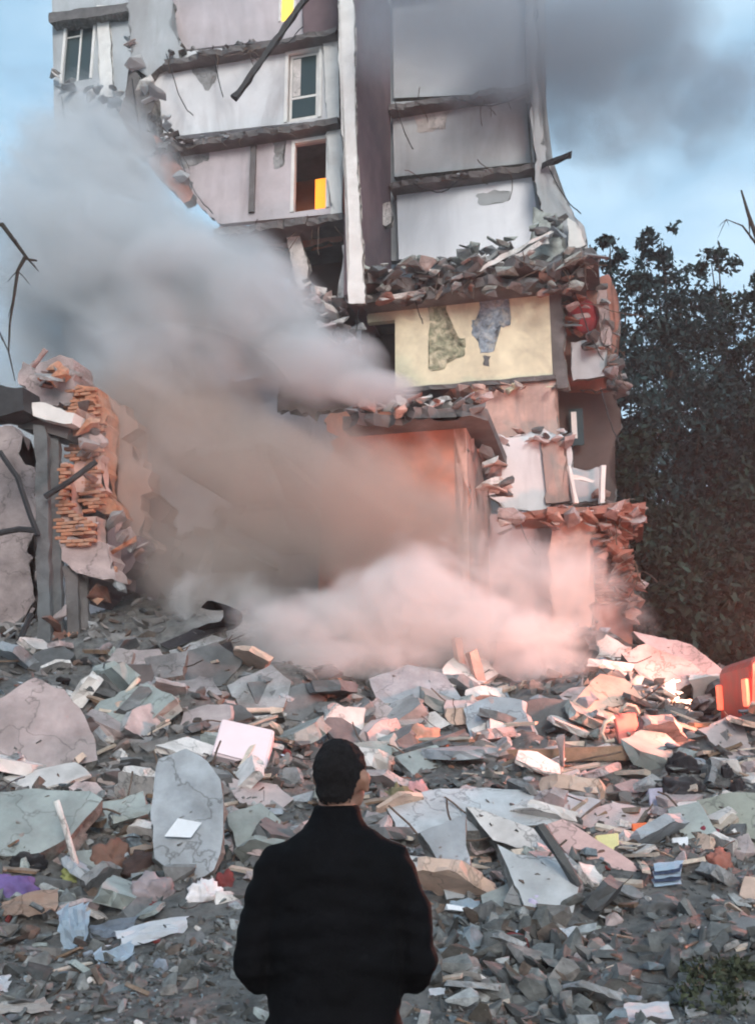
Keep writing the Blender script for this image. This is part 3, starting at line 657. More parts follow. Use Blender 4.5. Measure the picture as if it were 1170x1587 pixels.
tree(938, 305, 33, 180, 'slim dark tree growing tight against the torn end of the building', 1, m=m_leafb, group=G, nb=12)
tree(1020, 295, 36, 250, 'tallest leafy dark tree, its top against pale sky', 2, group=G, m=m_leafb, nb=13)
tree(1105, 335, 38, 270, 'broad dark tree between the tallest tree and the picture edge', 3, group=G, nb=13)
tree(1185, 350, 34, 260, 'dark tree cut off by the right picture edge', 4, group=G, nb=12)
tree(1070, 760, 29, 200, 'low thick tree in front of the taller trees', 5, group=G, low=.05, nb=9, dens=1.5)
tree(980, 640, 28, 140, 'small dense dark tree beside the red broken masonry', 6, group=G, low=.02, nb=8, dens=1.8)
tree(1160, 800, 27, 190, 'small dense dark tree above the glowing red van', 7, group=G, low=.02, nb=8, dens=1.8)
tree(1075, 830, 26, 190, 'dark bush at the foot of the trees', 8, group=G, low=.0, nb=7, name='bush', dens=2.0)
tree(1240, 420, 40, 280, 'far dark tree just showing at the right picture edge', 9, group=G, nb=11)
# bare trees reaching in from the sides
def bare_tree(label, D, trunk, branches, name='bare_tree'):
    p0 = at(*trunk[0], D); base = Vector((p0.x, p0.y, hbase(p0.x, p0.y) - .1))
    t = tag(empty(name, base), label, 'tree')
    obj('trunk', from_bm(tube_bm([base] + [at(x, y, D) for x, y in trunk], [.2] + [.16 - .02 * i for i in range(len(trunk))], 9), 'trunk', True), m_bark, t)
    for path, r0 in branches:
        n = len(path); b = obj('branch', from_bm(tube_bm([at(x, y, D + .05 * i) for i, (x, y) in enumerate(path)], [r0 * (1 - .75 * i / (n - 1)) for i in range(n)], 6), 'branch', True), m_bark, t)
        for k in range(3):
            i = random.randrange(1, n); x, y = path[i]
            dx, dy = random.uniform(-16, 22), random.uniform(-5, 40)
            obj('twig', from_bm(tube_bm([at(x, y, D), at(x + dx * .5, y + dy * .45, D + .1), at(x + dx, y + dy, D + .2)], [r0 * .3, r0 * .22, .004], 5), 'twig', True), m_bark, b)
    return t
bare_tree('bare thin branches reaching in at the left picture edge', 13, [(-75, 1000), (-70, 700), (-60, 480), (-52, 300)],
          [([(-56, 400), (-20, 350), (4, 348), (22, 372), (44, 402), (58, 404)], .055), ([(40, 398), (28, 420), (22, 462), (16, 500), (14, 545), (24, 590)], .03), ([(-62, 560), (-30, 520), (0, 515), (14, 545)], .03)])
bare_tree('bare dark branch against the sky at the right picture edge', 24, [(1230, 900), (1222, 640), (1205, 460)], [([(1206, 470), (1180, 390), (1160, 335), (1148, 295)], .10), ([(1180, 390), (1150, 350), (1125, 340)], .04)])

# ------------------------------------------------------------------ hand-placed wreckage on the pile
S_ = 'concrete_slab'; CRUMBS = []
LAND = []        # landmarks the scattered pieces are described by
def plane_at(base_px, tilt, yaw, lift=0.0, D=None):
    o = at(*base_px, D) if D else on_ground(*base_px)
    o = o + Vector((0, 0, lift))
    n = Vector((0, -math.cos(R(tilt)), math.sin(R(tilt))))     # tilt 0: upright facing the camera, 90: lying flat
    n.rotate(Euler((0, 0, R(yaw)))); return o, n
def panel(name, label, cat, poly, tilt, yaw, th, m, amp=.03, short=None, group=None, D=None, lift=0.0, bev=.012, basepx=None):
    b = basepx or max(poly, key=lambda p: p[1]); o, n = plane_at(b, tilt, yaw, lift, D)
    P = []
    for x, y in poly:
        d = ray(x, y); P.append(CAM + d * ((o - CAM).dot(n) / d.dot(n)))
    P = jagged(P, amp, .2)
    slabby = name == S_
    ob = obj(name, from_bm(solid(P, -n * th, bev, slabby), name), m, m2=m_raw if slabby else None); recentre(ob); tag(ob, label, cat, group)
    if slabby:
        c = sum(P, Vector()) / len(P)
        for k in range(random.randint(2, 4)):           # bars sticking out of the broken edge
            i = random.randrange(len(P)); e0 = P[i]; dr = (e0 - c).normalized(); path = [e0 - dr * .12 - n * th * .5]
            dd = dr.copy(); L_ = random.uniform(.2, .55)
            for q in range(4):
                dd = (dd + Vector([random.uniform(-.3, .3) for _ in range(3)])).normalized(); path.append(path[-1] + dd * L_ / 4)
            obj('reinforcing_bar', from_bm(tube_bm(path, .011, 5), 'reinforcing_bar'), m_steel, ob)
        for k in range(int(2 + 4 * tilt / 60)):        # crumbs lying on it
            a_, b_ = random.sample(range(len(P)), 2); w1_, w2_ = random.random(), random.random() ** .5
            CRUMBS.append(((c.lerp(P[a_].lerp(P[b_], w1_), w2_ * .95)), random.uniform(.02, .09)))
    if short: LAND.append((sum((x for x, y in poly)) / len(poly), sum((y for x, y in poly)) / len(poly), short))
    return ob, o, n
m_tile = mat('salmon_panel', (.55, .35, .32), crack=.5, var=.32, scale=2, dirt=(.5, .38, .35), dirt_amt=.4, bump=.15)
m_lite = mat('light_grey_panel', (.44, .455, .47), crack=.5, var=.32, scale=2, dirt=(.33, .32, .32), dirt_amt=.5, bump=.25)
m_peach = mat('peach_panel', (.56, .40, .32), crack=.5, var=.32, scale=2, dirt=(.42, .32, .28), dirt_amt=.5, bump=.25)
m_olive = mat('olive_panel', (.27, .28, .24), crack=.5, var=.32, scale=2, dirt=(.17, .17, .15), dirt_amt=.5, bump=.3)
S = 'concrete_slab'
panel(S, 'big pinkish wall slab leaning at the left picture edge', 'slab', [(-60, 1110), (0, 1083), (55, 1050), (100, 1068), (132, 1110), (152, 1178), (70, 1200), (-60, 1210)], 38, 12, 0.25, m_concp, 0.033, 'the big pinkish slab')
panel(S, 'grey-green slab lying below the white board at left', 'slab', [(-50, 1235), (60, 1222), (140, 1226), (160, 1238), (110, 1296), (62, 1322), (-50, 1330)], 48, 8, 0.23, m_conct, 0.025, 'the grey-green slab')
panel('white_board', 'white board lying across two slabs at left', 'board', [(4, 1204), (118, 1180), (142, 1200), (50, 1227)], 62, -8, .05, m_pale, .01, None, lift=.05)
panel(S, 'tall grey-blue slab standing upright left of the man', 'slab', [(246, 1176), (288, 1160), (322, 1180), (342, 1208), (346, 1296), (332, 1348), (288, 1366), (240, 1330), (234, 1270)], 24, 5, 0.18, m_concb, 0.017, 'the tall grey-blue slab')
panel('paper_sheet', 'bright white sheet stuck on the tall grey-blue slab', 'paper', [(255, 1296), (276, 1268), (313, 1275), (296, 1298)], 24, 5, .006, m_paper, 0, None, basepx=(288, 1372), bev=0, lift=.02)
panel(S, 'long pale slab lying flat behind the dark gap', 'slab', [(596, 1246), (680, 1222), (860, 1224), (932, 1240), (892, 1275), (740, 1287), (620, 1292)], 64, 0, 0.29, m_lite, 0.033, 'the long pale slab', lift=.16)
panel(S, 'pale slab tilted over the dark gap', 'slab', [(722, 1250), (850, 1290), (868, 1318), (800, 1314), (764, 1302)], 46, -12, 0.18, m_pale, 0.017, 'the tilted pale slab')
panel(S, 'wide slab sloping down under the dark crack', 'slab', [(770, 1308), (800, 1324), (868, 1327), (898, 1368), (886, 1420), (812, 1404)], 44, -8, 0.18, m_lite, 0.025, 'the wide sloping slab')
panel('wall_panel_piece', 'long salmon panel strip slanting down at right', 'panel', [(846, 1276), (872, 1268), (985, 1338), (1004, 1364), (960, 1364), (880, 1326)], 58, -10, .09, m_tile, .015, 'the salmon panel strip')
panel(S, 'upright grey slab beside the dark gap', 'slab', [(650, 1290), (722, 1262), (728, 1330), (736, 1394), (692, 1394), (676, 1330)], 36, 6, 0.16, m_concb, 0.017, 'the upright slab by the gap')
panel(S, 'small bluish slab next to the man, upper one', 'slab', [(600, 1288), (640, 1284), (682, 1298), (676, 1322), (608, 1318)], 40, 0, 0.14, m_concb, 0.012)
panel(S, 'small bluish slab next to the man, lower one', 'slab', [(632, 1326), (684, 1322), (676, 1374), (642, 1380)], 36, 0, 0.14, m_lite, 0.017)
panel(S, 'dark slab at the back of the gap', 'slab', [(724, 1270), (770, 1306), (800, 1400), (740, 1400), (726, 1330)], 20, 0, 0.23, m_concd, 0.025, None, D=12.2)
panel(S, 'pale greenish slab leaning near the orange box', 'slab', [(1034, 1254), (1082, 1242), (1112, 1290), (1062, 1302)], 40, -10, 0.14, m_conct, 0.017, 'the pale greenish slab')
panel(S, 'olive grey slab at the right picture edge', 'slab', [(1078, 1240), (1130, 1228), (1220, 1236), (1220, 1336), (1120, 1300)], 45, -8, 0.21, m_olive, 0.033, 'the olive slab')
panel(S, 'bluish white slab on top of the pile, in the middle', 'slab', [(572, 1052), (632, 1030), (688, 1044), (716, 1082), (690, 1112), (602, 1110), (582, 1080)], 42, 6, 0.23, m_concb, 0.025, 'the bluish white slab')
panel(S, 'pinkish slab against the bluish white slab', 'slab', [(692, 1084), (758, 1086), (772, 1116), (720, 1132), (690, 1114)], 44, -4, 0.18, m_concp, 0.025, 'the pinkish slab')
panel(S, 'thick tilted slab with dark hollow under it, high at right', 'slab', [(962, 1012), (1000, 998), (1072, 1026), (1092, 1048), (1052, 1070), (990, 1046)], 30, -16, 0.34, m_concp, 0.025, 'the thick tilted slab', D=17.2)
panel(S, 'peach slab sloping like a tent, right of the dust', 'slab', [(884, 1088), (930, 1044), (968, 1052), (1024, 1112), (940, 1118)], 40, 8, 0.21, m_peach, 0.025, 'the peach slab')
panel(S, 'long grey slab forming the ridge above the thick tilted slab', 'slab', [(980, 978), (1060, 996), (1130, 1042), (1092, 1048), (1010, 1010)], 40, -14, 0.23, m_concp, 0.033, 'the ridge slab', D=18.6)
panel(S, 'pale slab standing just right of the man\'s head', 'slab', [(546, 1152), (604, 1148), (612, 1200), (566, 1206)], 30, 4, 0.14, m_conct, 0.017, 'the pale slab by the man\'s head')
panel(S, 'mint white slab lying right of the man\'s head', 'slab', [(612, 1172), (676, 1154), (706, 1180), (642, 1202)], 55, 4, 0.11, m_conct, 0.017, 'the mint white slab')
panel(S, 'mid grey slab below the black rolled felt', 'slab', [(224, 1020), (292, 1008), (284, 1046), (234, 1054)], 36, 0, 0.17, m_conc, 0.025, 'the black rolled felt')
panel(S, 'broad grey slab left of the pink box', 'slab', [(206, 1064), (330, 1050), (345, 1076), (232, 1096)], 55, 6, 0.21, m_conc, 0.033)
panel(S, 'grey slab leaning against the ruined corner', 'slab', [(140, 1052), (182, 1004), (208, 1010), (196, 1060), (162, 1078)], 26, 10, 0.17, m_conc, 0.025, 'the ruined corner')
panel(S, 'dusty slab under the pale dust cloud', 'slab', [(352, 1062), (420, 1030), (452, 1056), (440, 1096), (372, 1100)], 40, -4, 0.21, m_conc, 0.033, 'the dusty slab')
panel(S, 'dark grey slab right of the dusty slab', 'slab', [(418, 1072), (470, 1058), (506, 1082), (470, 1118), (430, 1112)], 36, 8, 0.21, m_concd, 0.033)
panel(S, 'grey shard leaning by the man\'s left shoulder', 'slab', [(352, 1262), (404, 1244), (436, 1272), (420, 1316), (366, 1312)], 40, 6, 0.17, m_conct, 0.033, 'the grey shard by the man')
panel(S, 'pale slab lying above the blue stack', 'slab', [(880, 1262), (950, 1244), (1000, 1254), (978, 1284), (910, 1290)], 62, 0, 0.14, m_concp, 0.025)
panel(S, 'pale pink slab high at the right picture edge', 'slab', [(1080, 1130), (1130, 1108), (1210, 1130), (1210, 1190), (1130, 1176)], 50, -10, 0.21, m_concp, 0.033, 'the pale pink slab')
panel(S, 'rough grey slab on the slope left of the pink slabs', 'slab', [(150, 1100), (226, 1078), (240, 1110), (172, 1132)], 55, 10, 0.18, m_concd, 0.033)
panel(S, 'grey slab near the lower right corner', 'slab', [(1080, 1440), (1150, 1420), (1215, 1430), (1200, 1470), (1110, 1474)], 66, -6, 0.11, m_conc, 0.025, 'the lower right grey slab')
panel(S, 'grey slab left of the tall grey-blue slab', 'slab', [(150, 1244), (222, 1226), (234, 1268), (214, 1306), (160, 1300)], 40, -6, 0.16, m_conct, 0.033)
panel(S, 'jagged grey slab right of the tall grey-blue slab', 'slab', [(352, 1206), (430, 1216), (456, 1238), (436, 1254), (372, 1244)], 58, 0, 0.14, m_concp, 0.025)
# pink cabinet
P6 = [(344, 1114), (426, 1132), (412, 1190), (328, 1168)]
cb, o6, n6 = panel('cabinet', 'pale pink square cabinet lying on the pile left of the man', 'cabinet', P6, 34, 8, .55, mat('pale_pink_laminate', (.80, .66, .69), var=.05, scale=2, dirt=(.62, .5, .52), dirt_amt=.3, bump=.08), 0, 'the pink cabinet', lift=.15, bev=.015)
def inset(parent, poly, o, n, k, th, m, name, out=.006):
    cx = sum(p[0] for p in poly) / len(poly); cy_ = sum(p[1] for p in poly) / len(poly); P = []
    for x, y in poly:
        x = cx + (x - cx) * k; y = cy_ + (y - cy_) * k; d = ray(x, y); P.append(CAM + d * ((o - CAM).dot(n) / d.dot(n)) + n * (out + th))
    return obj(name, from_bm(solid(P, -n * th), name), m, parent)
inset(cb, P6, o6, n6, .93, .02, MATS['pale_pink_laminate'], 'door')
# beams, poles and planks
def pole(name, label, cat, a, b, w, m, round_=False, lift=.12, short=None, group=None, h=None):
    p = on_ground(*a); q = on_ground(*b)
    if abs(a[0] - b[0]) < abs(a[1] - b[1]) * 1.2: # upright things keep the depth of their foot
        lo = a if a[1] > b[1] else b; hi = b if lo is a else a; p = on_ground(*lo); p = at(*lo, p.y - .3); q = at(*hi, p.y - .05)
    else:
        dm = (p.y + q.y) / 2; k = .35; p = at(*a, dm + (p.y - dm) * k); q = at(*b, dm + (q.y - dm) * k)
    w_ = w * mpp((p.y + q.y) / 2)
    bm = tube_bm([p.lerp(q, t) + Vector((0, 0, random.uniform(-.01, .01))) for t in (0, .3, .6, 1)], w_ / 2, 8) if round_ else beam_bm(p, q, w_, (h or w) * mpp(p.y), .012)
    ob = obj(name, from_bm(bm, name, round_), m); recentre(ob); tag(ob, label, cat, group)
    if short: LAND.append(((a[0] + b[0]) / 2, (a[1] + b[1]) / 2, short))
pole('timber_pole', 'long pale pole lying across the pile left of the cabinet', 'pole', (150, 1106), (430, 1100), 8, m_woodp, True, short='the long pale pole')
pole('timber_pole', 'pale stick slanting up from the long pole', 'pole', (166, 1108), (216, 1052), 8, m_woodp, True)
pole('timber_pole', 'thin pole crossing behind the pink cabinet', 'pole', (240, 1128), (444, 1108), 6, m_pale, True)
pole('timber_plank', 'broken plank pointing right from the pink cabinet', 'plank', (424, 1136), (486, 1150), 7, m_woodp)
pole('white_post', 'white post leaning on the grey-green slab at left', 'post', (88, 1240), (121, 1346), 9, m_pale, True, short='the white post')
pole('dark_beam', 'thick dark beam lying across the pile at right', 'beam', (700, 1176), (985, 1166), 26, m_wood, short='the thick dark beam', h=20)
pole('timber_plank', 'grey plank resting above the thick dark beam', 'plank', (800, 1148), (902, 1156), 9, m_woodp)
pole('timber_plank', 'long plank lying left of the red chair', 'plank', (790, 1166), (856, 1160), 8, m_woodp)
pole('timber_stick', 'thin stick standing in front of the thick dark beam', 'stick', (868, 1140), (872, 1188), 8, m_concp)
pole('steel_rod', 'pale rod lying right of the red chair', 'rod', (905, 1114), (1080, 1136), 7, m_woodp, True)
pole('dark_beam', 'dark beam end lying across the salmon panel strip', 'beam', (838, 1276), (896, 1370), 13, m_concd, lift=.2)
pole('dark_beam', 'crooked dark bar between the tilted pale slab and the wide slab', 'beam', (762, 1304), (874, 1322), 7, m_steel)
pole('timber_plank', 'dark plank at the top of the salmon panel strip', 'plank', (886, 1290), (940, 1262), 10, m_wood)
pole('white_strip', 'thin white strip lying below the upright slab', 'strip', (690, 1408), (830, 1420), 5, m_paper)
pole('timber_plank', 'reddish plank standing out of the dust', 'plank', (706, 990), (720, 1050), 11, m_salmonglow, short='the reddish planks')
pole('timber_plank', 'second reddish plank standing out of the dust', 'plank', (730, 1010), (745, 1060), 14, m_salmonglow)
# black rolled roofing felt
def felt(label, path, D, w, group=None):
    P = [at(x, y, D) for x, y in path]; bm = bmesh.new(); rows = []
    for k in range(4):
        rows.append([bm.verts.new(p + Vector((.12 * k * w, w * k / 3, .03 * math.sin(i * 1.7 + k)))) for i, p in enumerate(P)])
    for k in range(3):
        for i in range(len(P) - 1): bm.faces.new((rows[k][i], rows[k][i + 1], rows[k + 1][i + 1], rows[k + 1][i]))
    r = bmesh.ops.solidify(bm, geom=list(bm.faces), thickness=.07)
    bmesh.ops.subdivide_edges(bm, edges=list(bm.edges), cuts=1, use_grid_fill=True, smooth=.6)
    ob = obj('roofing_felt', from_bm(bm, 'roofing_felt', True), m_black); recentre(ob); tag(ob, label, 'roofing felt', group)
felt('black felt sheet curling over at the top of the dark slabs', [(300, 976), (324, 968), (342, 962), (347, 948), (337, 936), (322, 933), (312, 940)], 17.6, .7)
panel(S, 'dark broken slab under the curled black felt', 'slab', [(248, 998), (300, 974), (344, 962), (352, 974), (306, 992), (262, 1006)], 30, 0, .22, m_black, .02, D=17.7)
panel(S, 'second dark slab in the stack below the curled felt', 'slab', [(272, 1030), (318, 1008), (358, 994), (364, 1010), (326, 1026), (284, 1040)], 28, 4, .25, m_black, .03, D=17.1)
panel(S, 'lowest dark slab in the stack, above the broad grey slab', 'slab', [(196, 1070), (250, 1076), (318, 1060), (326, 1072), (262, 1090), (204, 1086)], 34, -4, .2, m_concd, .03, D=16.2)
panel(S, 'mid grey slab between the dark stacked slabs', 'slab', [(262, 1008), (330, 984), (352, 990), (318, 1006), (270, 1026)], 40, 0, .2, m_conc, .03, D=17.4)
LAND.append((305, 985, 'the black rolled felt'))
# crumpled cloths, bags, papers
def blob(name, label, cat, x0, y0, x1, y1, m, seed, amp=.35, flat=.7, smooth=True, short=None, group=None, sub=4):
    b = on_ground((x0 + x1) / 2, y1 - (y1 - y0) * .1); wd = (x1 - x0) * mpp(b.y) / 2; ht = (y1 - y0) * mpp(b.y) / 2
    bm = bmesh.new(); bmesh.ops.create_icosphere(bm, subdivisions=sub, radius=1)
    for v in bm.verts:
        p = v.co.copy(); amp_ = amp * .6; k = 1 + amp_ * 1.1 * noise.fractal(p * 1.6 + Vector((seed * 3.1, 0, 0)), 1, 2, 3) - amp_ * .9 * abs(noise.noise(p * 2.6 + Vector((0, seed * 2.3, 0)))) 
        v.co = Vector((p.x * wd * k, p.y * wd * flat * k, (p.z * ht + ht * .45) * k))
    ob = obj(name, from_bm(bm, name, smooth), m); ob.location = b + Vector((0, wd * flat * .5, -ht * .1)); tag(ob, label, cat, group)
    if short: LAND.append(((x0 + x1) / 2, (y0 + y1) / 2, short))
    return ob
def sheet(name, label, cat, poly, m, seed, tilt=60, lift=.06, amp=.05, short=None, group=None):
    """thin wavy sheet"""
    b = max(poly, key=lambda p: p[1]); o, n = plane_at(b, tilt, random.uniform(-10, 10), lift)
    Q = []
    for x, y in poly:
        d = ray(x, y); Q.append(CAM + d * ((o - CAM).dot(n) / d.dot(n)))
    bm = bmesh.new(); K = 8; g = [[None] * (K + 1) for _ in range(K + 1)]
    for i in range(K + 1):
        for j in range(K + 1):
            s, t = i / K, j / K
            p = Q[0].lerp(Q[1], s).lerp(Q[3].lerp(Q[2], s), t)
            e_ = n.orthogonal().normalized() * noise.noise(Vector((s * 5 + seed, t * 5, 0))) * amp if i in (0, K) or j in (0, K) else Vector()
            g[i][j] = bm.verts.new(p + n * (amp * noise.fractal(Vector((s * 2.6 + seed, t * 2.6, seed * .7)), 1, 2, 3)) + e_)
    for i in range(K):
        for j in range(K): bm.faces.new((g[i][j], g[i + 1][j], g[i + 1][j + 1], g[i][j + 1]))
    bmesh.ops.solidify(bm, geom=list(bm.faces), thickness=.006)
    ob = obj(name, from_bm(bm, name), m); recentre(ob); tag(ob, label, cat, group)
    if short: LAND.append((sum(p[0] for p in poly) / 4, sum(p[1] for p in poly) / 4, short))
def cloth(name, c): return mat(name, c, var=.3, scale=4, bump=.3, bscale=12, rough=.95, dirt=tuple(x * .5 + .05 for x in c), dirt_amt=.4)
blob('cloth_heap', 'crumpled brown cloth below the white post', 'cloth', 128, 1300, 200, 1362, cloth('brown_cloth', (.16, .09, .07)), 1, .6, short='the brown cloth')
blob('cloth_heap', 'dark brown cloth beside the tall grey-blue slab', 'cloth', 186, 1318, 262, 1360, cloth('dark_brown_cloth', (.055, .035, .032)), 2, .6)
blob('cloth_heap', 'purple cloth at the left picture edge', 'cloth', -40, 1348, 48, 1398, cloth('purple_cloth', (.15, .10, .26)), 3, .35, short='the purple cloth')
blob('plush_ball', 'yellow-green lump at the foot of the white post', 'lump', 90, 1340, 138, 1370, cloth('yellow_green_cloth', (.30, .32, .12)), 4, .7)
blob('cloth_heap', 'pinkish grey cloth under the tall grey-blue slab', 'cloth', 195, 1350, 265, 1402, cloth('mauve_cloth', (.30, .25, .26)), 5, .5)
blob('cloth_heap', 'white torn cloth left of the man\'s arm', 'cloth', 290, 1362, 338, 1402, cloth('white_cloth', (.66, .62, .63)), 6, .7, short='the white torn cloth')
blob('cloth_heap', 'small dark red cloth left of the man\'s arm', 'cloth', 334, 1348, 362, 1378, cloth('dark_red_rag', (.16, .03, .03)), 7, .5)
blob('cloth_heap', 'dark teal rag on the edge of the tall slab', 'cloth', 326, 1300, 360, 1340, cloth('dark_teal_cloth', (.03, .05, .055)), 8, .6)
blob('cloth_heap', 'dark red cloth below the olive slab', 'cloth', 1076, 1276, 1112, 1312, cloth('crimson_cloth', (.20, .03, .05)), 9, .6, short='the dark red cloth')
blob('cloth_heap', 'brick red cloth hanging under the dark red cloth', 'cloth', 1100, 1312, 1136, 1352, cloth('brick_red_cloth', (.33, .13, .10)), 10, .5)
blob('cloth_heap', 'lavender cloth below the wide sloping slab', 'cloth', 814, 1392, 862, 1424, cloth('lavender_cloth', (.52, .46, .62)), 11, .6, short='the lavender cloth')
blob('black_bag', 'black bag among rubble under the pale pink slab', 'bag', 1036, 1160, 1092, 1204, m_black, 12, .4, short='the black bags')
blob('black_bag', 'large black bag left of the pale greenish slab', 'bag', 1026, 1196, 1100, 1238, m_black, 13, .4)
blob('black_bag', 'small black bag at the right picture edge', 'bag', 1118, 1178, 1136, 1212, m_black, 14, .35)
blob('black_bag', 'round black bag right of the small black bag', 'bag', 1134, 1200, 1158, 1236, m_black, 15, .3)
blob('black_bag', 'dark wet heap below the blue stack', 'heap', 985, 1382, 1060, 1424, m_concd, 16, .5)
wb = on_ground(1145, 1548); wc = tag(empty('weed_clump', wb), 'dark green weeds growing near the lower right corner', 'weeds')
obj('foliage', leaves_mesh('foliage', [(wb + Vector((dx, dy, .03)), (.26, .3, .17), .45) for dx, dy in ((-.15, 0), (.12, .1), (.3, .25), (0, .35), (.42, 0))], 1500, .026), mat('weed_leaves', (.05, .06, .035), var=.5, scale=4, bump=0, rand=.5, island=True), wc)
obj('soil', from_bm(ellipsoid_bm(wb + Vector((.1, .15, -.02)), (.5, .42, .1)), 'soil', True), m_gravel, wc)
LAND.append((1145, 1520, 'the green weeds'))
blob('black_bag', 'dark heap between the brown cloth and grey-green slab', 'heap', 10, 1318, 70, 1350, m_black, 18, .5)
blob('cloth_heap', 'orange pink bundle above the mint white slab', 'cloth', 616, 1118, 690, 1160, cloth('orange_pink_cloth', (.58, .30, .22)), 19, .5, short='the orange pink bundle')
blob('cloth_heap', 'olive heap right of the man\'s neck', 'cloth', 596, 1212, 640, 1250, cloth('olive_cloth', (.16, .14, .08)), 20, .5)
blob('cloth_heap', 'small red and white bundle right of the man\'s neck', 'cloth', 632, 1204, 662, 1244, cloth('red_bundle', (.55, .28, .28)), 21, .5)
sheet('paper_sheet', 'big pale blue sheet at lower left', 'sheet', [(86, 1408), (140, 1398), (136, 1466), (100, 1472)], m_paperb, 1, 40, .1, .08, 'the pale blue sheets')
sheet('paper_sheet', 'long torn white sheet right of the pale blue sheet', 'sheet', [(176, 1438), (292, 1420), (288, 1440), (196, 1466)], m_paper, 2, 62, .1, .05)
sheet('paper_sheet', 'crumpled white sheet under the long torn sheet', 'sheet', [(146, 1478), (206, 1462), (206, 1484), (152, 1500)], m_paperb, 3, 55, .06, .07)
sheet('paper_sheet', 'grey blue sheet behind the long torn sheet', 'sheet', [(140, 1432), (216, 1418), (188, 1450), (140, 1462)], cloth('slate_sheet', (.26, .30, .36)), 4, 50, .05, .05)
sheet('paper_sheet', 'peach sheet below the purple cloth', 'sheet', [(0, 1396), (92, 1376), (88, 1414), (4, 1420)], m_peach, 5, 55, .08, .05, 'the peach sheet')
sheet('paper_sheet', 'white sheet at the lower left picture edge', 'sheet', [(-30, 1512), (16, 1510), (14, 1538), (-30, 1542)], m_paper, 6, 50, .05, .03)
sheet('paper_sheet', 'pale yellow sheet at the lower left corner', 'sheet', [(-20, 1556), (70, 1548), (84, 1564), (-10, 1572)], m_pale, 7, 70, .05, .03, 'the lower left corner')
sheet('paper_sheet', 'white square sheet at the bottom picture edge, at right', 'sheet', [(966, 1556), (1034, 1550), (1044, 1584), (968, 1586)], m_paper, 8, 45, .06, .02, 'the white square sheet')
sheet('paper_sheet', 'small white scrap right of the lavender cloth', 'sheet', [(866, 1440), (906, 1436), (908, 1454), (868, 1458)], m_paper, 9, 60, .05, .03)
sheet('paper_sheet', 'white scrap below the salmon panel strip', 'sheet', [(942, 1366), (972, 1368), (970, 1390), (944, 1388)], m_paper, 10, 45, .05, .02)
sheet('paper_sheet', 'pale cyan scrap below the upright slab', 'sheet', [(696, 1396), (742, 1394), (744, 1412), (700, 1412)], m_paperb, 11, 55, .05, .03)
sheet('paper_sheet', 'small white scrap near the green weeds', 'sheet', [(1080, 1438), (1112, 1434), (1110, 1446), (1084, 1448)], m_paper, 12, 60, .05, .02)
sheet('paper_sheet', 'white scrap on the tall slab\'s lower edge', 'sheet', [(336, 1292), (368, 1312), (366, 1326), (342, 1308)], m_paper, 13, 45, .06, .02)
sheet('paper_sheet', 'tiny white scrap right of the man\'s elbow', 'sheet', [(664, 1532), (690, 1530), (688, 1542), (666, 1542)], m_paper, 14, 60, .04, .01)
sheet('paper_sheet', 'white and black strip left of the bluish white slab', 'sheet', [(570, 1040), (602, 1034), (606, 1050), (574, 1060)], m_paper, 15, 50, .2, .02)
for k in range(5):
    sheet('folder', ['bottom', 'second lowest', 'middle', 'second highest', 'topmost'][k] + ' blue flat folder in the stack below the salmon strip', 'folder', [(1008 + k, 1362 - 6 * k), (1052 + 2 * k, 1356 - 6 * k), (1056 - k, 1370 - 6 * k), (1014, 1374 - 6 * k)], m_paperb if k % 2 == 0 else cloth('navy_folder', (.10, .13, .22)), 20 + k, 66, .04 + .03 * k, .012, 'the blue folders' if k == 0 else None, 'blue folders in a stack')
def crate(name, label, cat, poly, tilt, th, m, short=None):
    panel(name, label, cat, poly, tilt, random.uniform(-15, 15), th, m, 0, short, lift=.1, bev=.01)
crate('orange_box', 'small bright orange box right of the salmon strip', 'box', [(978, 1276), (1002, 1274), (1006, 1302), (982, 1304)], 20, .2, mat('orange_plastic', (.80, .17, .06), var=.1, rough=.5, bump=.05), 'the orange box')
crate('yellow_box', 'pale yellow box lying on the salmon panel strip', 'box', [(922, 1294), (958, 1290), (960, 1318), (926, 1322)], 40, .2, mat('pale_yellow_card', (.62, .56, .28), var=.12, bump=.1), 'the yellow box')
crate('white_box', 'small white box above the blue folders', 'box', [(1040, 1298), (1066, 1296), (1066, 1312), (1042, 1314)], 30, .12, m_paper)
crate('lilac_box', 'small lilac box above the orange box', 'box', [(1004, 1222), (1026, 1220), (1028, 1254), (1008, 1256)], 25, .15, cloth('lilac_card', (.42, .40, .50)))
# red chair lying on its back with pale bent legs
c0 = on_ground(978, 1158); u_ = mpp(c0.y)
ch = tag(empty('chair', c0), 'overturned red chair with curved pale legs by the dark beam', 'chair')
def cp(dx, dy, dz): return c0 + Vector((dx * u_, dz, -dy * u_))
obj('seat', from_bm(solid([cp(-22, -48, .05), cp(14, -50, .15), cp(18, -6, .1), cp(-16, -4, 0)], Vector((0, .12, 0)), .02), 'seat'), mat('red_vinyl', (.62, .20, .17), var=.15, bump=.1, rough=.5), ch)
for pth in ([(-22, -44), (-36, -36), (-42, -20), (-36, -8), (-24, -10)], [(-14, -50), (-2, -62), (10, -58), (14, -48)], [(14, -30), (30, -34), (34, -20)], [(16, -8), (28, -2), (40, 4)]):
    obj('leg', from_bm(tube_bm([cp(x, y, .02) for x, y in pth], .03, 7), 'leg', True), m_woodp, ch)
LAND.append((978, 1130, 'the red chair'))
LAND += [(585, 1180, "the man's head"), (440, 1440, "the man's left arm"), (720, 1480, "the man's right arm"), (860, 1530, 'the bottom edge right of the man'), (250, 1540, 'the bottom edge left of the man'), (420, 1560, "the man's left hip")]

